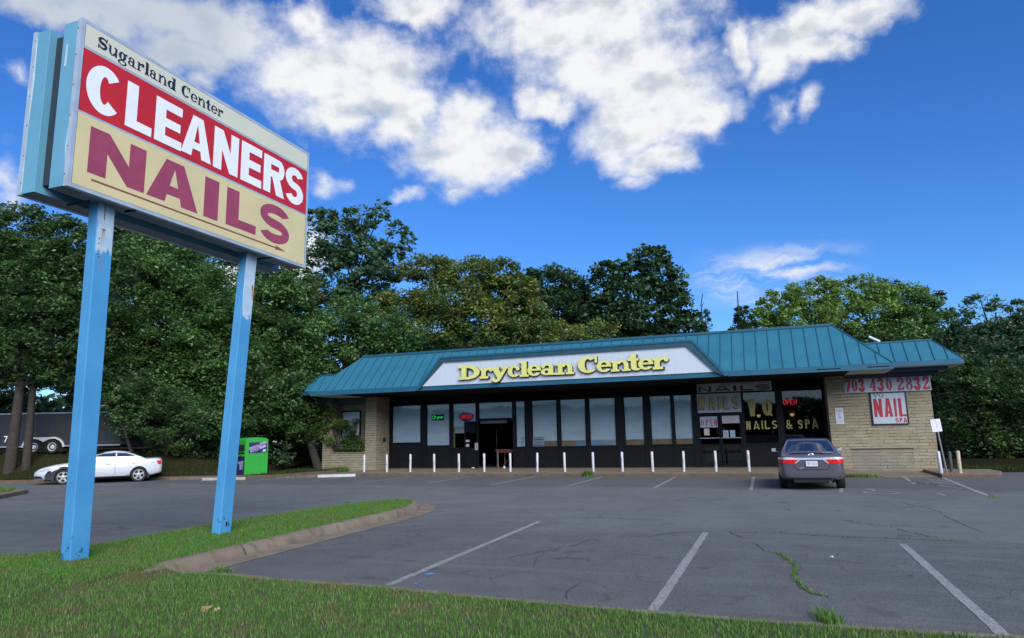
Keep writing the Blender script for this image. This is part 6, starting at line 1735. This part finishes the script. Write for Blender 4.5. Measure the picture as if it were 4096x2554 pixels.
def cloud(blobs, n, rng, lump=.30, shell=.62):
    """points clumped on lumps over each blob; blobs: (centre, (rx, ry, rz), weight)"""
    w = np.array([b_[1][0]*b_[1][2]*b_[2] for b_ in blobs]); w = w / w.sum()
    out = []; cent = []
    for (c, r, _), ww in zip(blobs, w):
        k = max(60, int(n * ww)); r = np.array(r)
        nl = max(9, int(26 * (r[0]*r[2]/4) ** .6)); nl = min(nl, 70)
        d = rng.normal(size=(nl, 3)); d /= np.linalg.norm(d, axis=1)[:, None]
        rad = rng.uniform(.42, 1.0, nl)[:, None] ** .5
        lc = np.array(c) + d * r * rad * .88
        lr = lump * r.mean() * rng.uniform(.6, 1.25, nl)
        pick = rng.integers(0, nl, int(k * .78))
        q = rng.normal(size=(len(pick), 3)); q /= np.linalg.norm(q, axis=1)[:, None]
        q[:, 2] *= .62; q[:, 2] += .12
        out.append(lc[pick] + q * (lr[pick] * rng.uniform(0, 1, len(pick)) ** .4)[:, None])
        q = rng.normal(size=(k - len(pick), 3)); q /= np.linalg.norm(q, axis=1)[:, None]
        out.append(np.array(c) + q * r * (rng.uniform(0, 1, len(q)) ** .33)[:, None] * .95)
        cent += [tuple(x) for x in lc[:max(2, nl // 6)]]
    return np.vstack(out), cent
LEAFN = [0]
def tree(label, spec, D, kind, dens=1.0, leaf=10.0, trunk=None, seed=1, group='trees behind and beside the shops', name='tree', lump=.36, base_z=.1, bark=None, aspect=.48, thick=.24, cat='tree'):
    """spec: crown lobes as (px, py, half width px, half height px[, depth offset[, weight]])"""
    rng = np.random.default_rng(seed)
    blobs = []
    area = 0
    for s in spec:
        px, py, rx, ry = s[:4]; dd = s[4] if len(s) > 4 else 0; w = s[5] if len(s) > 5 else 1.0
        c = at(px, py, D + dd); k = (D + dd) / 1621.0
        blobs.append(((c.x, c.y, c.z), (rx*k, max(rx, ry)*k*.8, ry*k), w)); area += rx*ry*3.14*w
    n = int(area / 30.0 * 11.0 * dens); LEAFN[0] += n
    tx, tb = trunk if trunk else (sum(s[0] for s in spec)/len(spec), None)
    low = min(blobs, key=lambda b_: b_[0][2])
    cx = np.mean([b_[0][0] for b_ in blobs]); cy = np.mean([b_[0][1] for b_ in blobs])
    if trunk:
        g = at(trunk[0], trunk[1], D); bx, by = g.x, g.y
    else: bx, by = cx, cy
    root = thing(name, label, cat, (bx, by, base_z), group)
    C, cents = cloud(blobs, n, rng, lump)
    leaves('crown', C, .85 * leaf * D / 1621.0, rng, LEAF[kind], root, aspect=aspect, off=(bx, by, base_z))
    mb = MB(); top = max(b_[0][2] for b_ in blobs)
    fork = base_z + (top - base_z) * .42
    p0 = Vector((bx, by, base_z - .3)); p1 = Vector((bx + (cx-bx)*.35, by + (cy-by)*.35, fork)); p2 = Vector((cx, cy, top - .4))
    mb.tube([p0, p0.lerp(p1, .12), p0.lerp(p1, .6), p1, p1.lerp(p2, .5), p2], [thick*1.35, thick, thick*.85, thick*.72, thick*.4, .03], 9)
    for c, r, _ in blobs:
        c = Vector(c); s = p0.lerp(p1, .9) if c.z < fork + 1 else p1.lerp(p2, max(0, min(.8, (c.z - fork) / max(1, top - fork) * .6)))
        mid = s.lerp(c, .55) + Vector((0, 0, .25 * r[2])); mb.tube([s, mid, c, c + Vector((rng.normal()*.3*r[0], rng.normal()*.3*r[0], .7*r[2]))], [thick*.34, thick*.2, thick*.09, .01], 6)
    for c in cents[::2]:
        c = Vector(c); b0 = min((Vector(q[0]) for q in blobs), key=lambda v: (v - c).length)
        mb.tube([b0, b0.lerp(c, .5) + Vector((0, 0, -.1)), c], [thick*.08, thick*.05, .008], 5)
    mb.build('trunk', bark or M_BARKD, root, smooth=60)
    return root
# left row behind the kerb
tree('second stem and crown of the forked tree at far left', [(120,640,90,70),(90,760,90,70),(30,640,80,60),(150,830,70,45),(60,880,60,24,0,.7)], 33.3, 'green', .55, 11, (62, 1108), 19, base_z=.4, bark=M_BARK, thick=.20)
tree('low leafy sapling with hanging boughs over the white sedan', [(300,930,70,40),(390,960,80,44),(470,1000,90,46),(330,1000,60,40),(420,1050,70,30),(545,1000,60,60),(560,1070,50,34)], 35, 'dark', .8, 9, (385, 1105), 17, base_z=.5, thick=.13)
tree('broad leaved tree with a forked grey trunk at far left', [(40,560,110,80),(-60,600,110,110),(150,590,90,90),(50,700,120,100),(170,720,90,100),(-40,780,110,110),(110,820,120,62),(235,660,70,110),(225,800,70,62),(-110,900,80,60),(20,860,60,30,0,.6),(120,880,70,34,0,.8),(-60,860,70,40),(210,880,60,34,0,.8)], 33, 'dark', .66, 11, (22, 1112), 11, base_z=.35, bark=M_BARK, thick=.26, lump=.30)
tree('tall drooping green tree between the two blue posts', [(330,610,90,66),(430,640,110,70),(300,730,95,85),(420,770,120,95),(520,710,90,85),(340,880,105,85),(460,910,120,85),(300,960,80,60),(545,850,80,90),(400,1000,110,45),(270,800,50,80),(280,900,50,60),(250,960,50,34)], 38.5, 'green', .95, 10, (372, 1112), 12, base_z=.4, thick=.2)
tree('dark spreading tree behind the drooping green one', [(280,560,80,50),(400,580,90,50),(270,840,80,100),(380,860,100,100),(500,960,90,80),(560,760,70,90),(560,960,60,80),(200,900,60,70)], 43, 'deep', .7, 12, (470, 1095), 13, base_z=1.2)
tree('leafy tree right behind the second blue post', [(640,720,85,66),(700,690,70,58),(620,820,90,85),(705,800,80,85),(650,930,90,85),(720,910,80,75),(690,1010,85,55),(600,1010,60,60)], 42, 'green', .8, 11, (560, 1085), 14)
tree('brownish hazy tree beside the sign edge', [(720,700,50,40),(700,760,60,50),(740,780,50,50),(660,770,40,40)], 44, 'brown', .7, 9, None, 15)
tree('shaded low tree over the green donation bin', [(640,960,75,60),(700,940,70,70),(590,900,50,60),(730,1000,60,60)], 37.5, 'dark', .75, 10, (760, 1085), 16)
# behind the building, left part
tree('tallest tree with open airy top right of the sign', [(765,520,48,34),(850,520,52,36),(800,570,95,48),(760,620,70,45),(860,600,80,45),(905,500,24,30,0,.6),(935,545,34,26,0,.55),(968,570,20,30,0,.6),(920,600,60,30,0,.7),(880,650,90,40),(770,690,80,55),(860,710,100,55)], 49, 'blue', .62, 12, (800, 960), 21, lump=.24)
tree('yellowing tree with fine drooping leaves behind the left roof', [(1010,640,75,38),(1095,655,90,42),(1180,650,66,38),(1060,715,120,52),(960,730,85,50),(1200,705,75,50),(1140,760,110,46),(1010,790,110,40),(1240,690,40,40)], 47, 'yellow', .95, 10, (1100, 960), 22)
tree('olive green tree over the left roof end', [(820,760,90,55),(900,780,90,45),(870,830,80,40),(780,840,60,50),(960,800,60,35),(760,900,50,50)], 44.5, 'green', .9, 10, (830, 960), 23)
tree('dark rounded tree between the two yellowing ones', [(1300,670,75,42),(1365,690,48,44),(1310,735,90,55),(1255,660,34,28),(1380,740,50,45),(1340,790,70,40)], 53, 'deep', .9, 11, (1310, 950), 24)
tree('second yellowing tree above the white sign board', [(1225,745,80,50),(1295,790,85,40),(1195,790,85,36),(1400,792,66,30),(1240,690,45,35),(1340,810,90,25)], 46, 'yellow', .95, 10, (1240, 950), 25)
tree('dark glossy tall tree standing highest over the roof middle', [(1430,650,44,36),(1470,640,32,26),(1535,612,58,36),(1560,668,72,52),(1475,705,88,52),(1598,712,48,40),(1425,745,66,45),(1520,755,98,42),(1632,755,34,24),(1600,775,60,25)], 50, 'deep', .85, 13, (1520, 950), 26, lump=.22, aspect=.62)
tree('small ragged vine clad snag left of the roof gap', [(1665,770,24,26),(1650,790,30,18),(1672,745,10,14,0,.5)], 49, 'deep', 1.0, 9, (1668, 900), 27)
tree('dark vine clad snag at the left of the rounded green mass', [(1762,755,24,34),(1750,785,26,26),(1780,780,24,28)], 49, 'deep', 1.1, 9, (1758, 900), 28)
tree('big rounded bright green tree right of the roof gap', [(1845,730,62,48),(1935,700,80,48),(2035,695,90,40),(2125,706,80,44),(1895,770,110,45),(2030,760,130,55),(2150,775,85,55),(1810,765,45,40)], 51, 'bright', .95, 9, (1980, 950), 29, lump=.26)
tree('darker green tree joined to the right of the rounded one', [(2175,735,60,44),(2215,775,45,50),(2120,800,80,50),(2060,830,100,40),(2190,830,60,40)], 49, 'green', .9, 10, (2190, 960), 30)
tree('wispy sprigs of taller trees poking over the rounded tree', [(1928,672,26,10,0,.5),(1995,672,26,10,0,.5),(2060,668,24,10,0,.45),(2105,668,26,12,0,.55),(2212,708,28,22,0,.6),(2240,745,26,20,0,.6),(1880,690,16,10,0,.5)], 55, 'dark', .8, 10, (2060, 950), 31, lump=.4)
# right side
tree('palm fronded tree of heaven at the right edge', [(2325,722,52,26,0,.6),(2290,755,40,22,0,.6),(2420,735,44,30,0,.7),(2380,770,70,36,0,.7),(2480,790,80,60),(2340,800,80,36,0,.7),(2390,850,90,60),(2300,870,60,60)], 38, 'blue', .72, 13, (2342, 1090), 32, aspect=.30, lump=.24)
tree('dense green tree lower down at the right edge', [(2290,930,66,60),(2390,930,100,80),(2300,1000,66,50),(2420,1020,110,70),(2360,1060,90,36),(2490,920,80,90),(2260,880,50,50)], 36, 'dark', .9, 10, (2400, 1096), 33)
tree('shadowed tree behind the right wing', [(2265,820,60,60),(2330,860,70,70),(2250,900,50,60),(2240,990,40,60),(2310,960,60,70),(2420,860,70,80)], 43, 'deep', .8, 12, (2290, 1080), 34)
# bare snag stems
def snag(label, px, py0, py1, D, kinks):
    t = thing('dead_tree', label, 'dead tree', at(px, py0, D) - Vector((0, 0, 6)), 'bare dead stems against the sky')
    a = at(px, py0, D); mb = MB(); pts = [a - Vector((0, 0, 6)), a] + [at(px + k, y, D) for k, y in kinks]
    mb.tube(pts, [.12, .07] + [.05 - .01*i for i in range(len(kinks))], 6); mb.build('stem', M_BARK, t)
    return t, mb
t, _ = snag('thin bare forked stem sticking up from the small snag', 1664, 790, 697, 49, [(-2, 740), (-4, 722), (0, 697)])
MB().tube([at(1661, 728, 49), at(1667, 716, 49)], [.03, .012], 5).build('branch', M_BARK, t)
snag('thin bare pointed stem rising above the dark snag', 1749, 760, 690, 49, [(-1, 725), (-3, 690)])
tree('dark backing tree filling the gaps at far left', [(60,640,130,90),(60,880,150,50),(200,890,120,46),(-40,880,90,50),(200,680,120,110),(20,800,140,80),(180,860,120,70),(-60,720,90,120)], 46, 'deep', .26, 13, (205, 1060), 35, base_z=1.2)
tree('dark backing tree seen through the gap under the sign', [(330,640,120,90),(480,640,110,90),(620,700,90,80),(400,780,140,100),(560,800,120,100),(680,820,90,110),(420,930,150,80),(600,940,130,90)], 51, 'deep', .48, 13, (500, 1060), 36, base_z=1.2)
tree('dark backing tree between the shop and the right edge', [(2290,830,90,60),(2400,800,80,60),(2350,930,110,80),(2440,930,90,90),(2270,960,50,80)], 50, 'deep', .7, 13, (2380, 1080), 37)
tree('leafy fill tree low behind the roof ridge', [(1000,830,120,45),(1160,820,110,45),(1330,825,110,40),(1480,815,100,40),(880,850,80,50)], 56, 'green', .7, 12, (1150, 960), 38)
tree('low leafy boughs hanging before the dark trailer', [(60,905,60,26,0,.8),(150,900,70,24,0,.8),(215,910,50,30,0,.8),(-20,900,60,28),(300,900,70,40),(350,960,60,36),(300,1005,60,34),(255,960,50,40),(370,1030,50,24)], 33.6, 'dark', .7, 9, (330, 1100), 39, base_z=.6, thick=.10)
# thicket that closes the view low down behind the trees and at both sides of the shop
rng = np.random.default_rng(77)
def thicket(name, label, spec, D, kind, dens, leaf, seed):
    rng = np.random.default_rng(seed); blobs = []; area = 0
    for s in spec:
        px, py, rx, ry = s[:4]; dd = s[4] if len(s) > 4 else 0
        c = at(px, py, D + dd); k = (D + dd) / 1621.0
        blobs.append(((c.x, c.y, max(c.z, .3)), (rx*k, 1.6, ry*k), 1.0)); area += rx*ry*3.14
    C, _ = cloud(blobs, int(area / 34 * 4.5 * dens), rng, .3); C = C[C[:, 2] > .02]
    o = leaves(name, C, leaf * D / 1621.0, rng, LEAF[kind])
    return tag(o, label, 'undergrowth', kind='stuff')
thicket('undergrowth', 'dark tangled undergrowth left of the shop building', [(660,1060,90,50),(730,1040,70,70),(600,1040,70,60),(520,1050,80,50),(700,960,90,80),(760,960,50,100),(620,950,80,80)], 46, 'deep', .8, 13, 41)
thicket('undergrowth', 'dark undergrowth along the lawn at the right edge', [(2300,1060,90,45),(2400,1060,90,45),(2500,1060,90,50),(2250,1040,40,60),(2330,980,90,70),(2460,960,100,90)], 47, 'deep', .8, 13, 42)
thicket('undergrowth', 'low dark hedge of brush behind the trailer', [(40,980,120,60),(200,990,100,50),(330,1000,90,60),(470,1010,90,60),(-60,960,80,80)], 52, 'deep', .75, 14, 43)
thicket('undergrowth', 'dark far brush that shows between trunks behind the shop', [(900,860,120,70),(1100,850,140,60),(1300,840,140,60),(1500,820,140,60),(1620,830,60,40),(1900,820,140,60),(2100,820,140,70),(780,930,80,90)], 60, 'deep', .6, 15, 44)

thicket('undergrowth', 'shadowed brush at the foot of the bank behind the white sedan', [(420,1075,60,34),(500,1075,60,36),(580,1075,60,38),(640,1075,50,40),(540,1040,80,40),(450,1030,70,36)], 36, 'deep', .8, 10, 45)
thicket('undergrowth', 'low brush behind the posts at the right wall', [(2245,1050,30,46),(2290,1068,50,30),(2350,1072,60,26),(2430,1072,70,28),(2500,1070,60,30)], 37.5, 'deep', 1.1, 10, 46)
# bush in the planter and its feathery tall shoots
def shrub(label, blobs, n, size, kind, seed, base, aspect, group=None):
    rng = np.random.default_rng(seed)
    t = thing('shrub', label, 'shrub', base, group)
    C, _ = cloud(blobs, n, rng, .34)
    leaves('foliage', C, size, rng, LEAF[kind], t, aspect=aspect, off=base)
    mb = MB()
    for c, r, _ in blobs: mb.tube([Vector(base), Vector(base).lerp(Vector(c), .6), Vector(c) + Vector((0, 0, r[2]*.5))], [.03, .02, .008], 6)
    mb.build('stem', M_BARK, t)
    return t
shrub('feathery light green sumac shoots leaning over the left planter', [((-3.75,-8.6,2.3),(.45,.3,.4),1.0), ((-3.35,-8.5,2.55),(.55,.35,.35),1.0), ((-3.8,-8.7,3.0),(.45,.3,.22),.7), ((-3.0,-8.5,3.2),(.45,.3,.20),.7), ((-2.5,-8.4,2.65),(.45,.3,.35),.9), ((-3.6,-8.6,1.95),(.45,.3,.25),.8), ((-3.0,-8.5,1.7),(.35,.25,.30),.8), ((-3.25,-8.5,3.5),(.25,.2,.16),.5)], 3600, .17, 'bright', 51, (-2.8, -7.8, .93), .26)
shrub('dark rounded bush growing in the left planter', [((-2.05,-7.9,1.75),(.62,.35,.55),1.2), ((-1.65,-7.9,1.45),(.45,.3,.38),1.0), ((-2.4,-7.9,1.4),(.5,.3,.40),1.0), ((-2.15,-7.95,2.45),(.55,.3,.38),1.0), ((-1.75,-7.9,2.75),(.30,.2,.22),.6)], 9000, .09, 'green', 52, (-2.05, -7.8, .93), .5)

# wood across the street, seen only mirrored in the shop glass
rng = np.random.default_rng(5)
C = np.column_stack([rng.uniform(-80, 120, 40000), rng.uniform(-98, -90, 40000), rng.uniform(0, 7.4, 40000)])
C[:, 2] *= .92 + .06 * np.sin(C[:, 0] * .23) + .05 * np.sin(C[:, 0] * .61)
tag(leaves('distant_wood', C, .95, rng, LEAF['deep'], aspect=.8), 'distant dark wood across the street', 'wood', kind='stuff')
C = np.vstack([np.column_stack([rng.uniform(62, 75, 9000), rng.uniform(-60, 40, 9000), rng.uniform(0, 8, 9000) * .9]),
               np.column_stack([rng.uniform(20, 70, 9000), rng.uniform(34, 46, 9000), rng.uniform(0, 8, 9000)]),
               np.column_stack([rng.uniform(-75, -64, 9000), rng.uniform(-60, 40, 9000), rng.uniform(0, 8, 9000)])])
tag(leaves('side_wood', C, 1.2, rng, LEAF['deep'], aspect=.8), 'far dark wood beyond both sides of the lot', 'wood', kind='stuff')
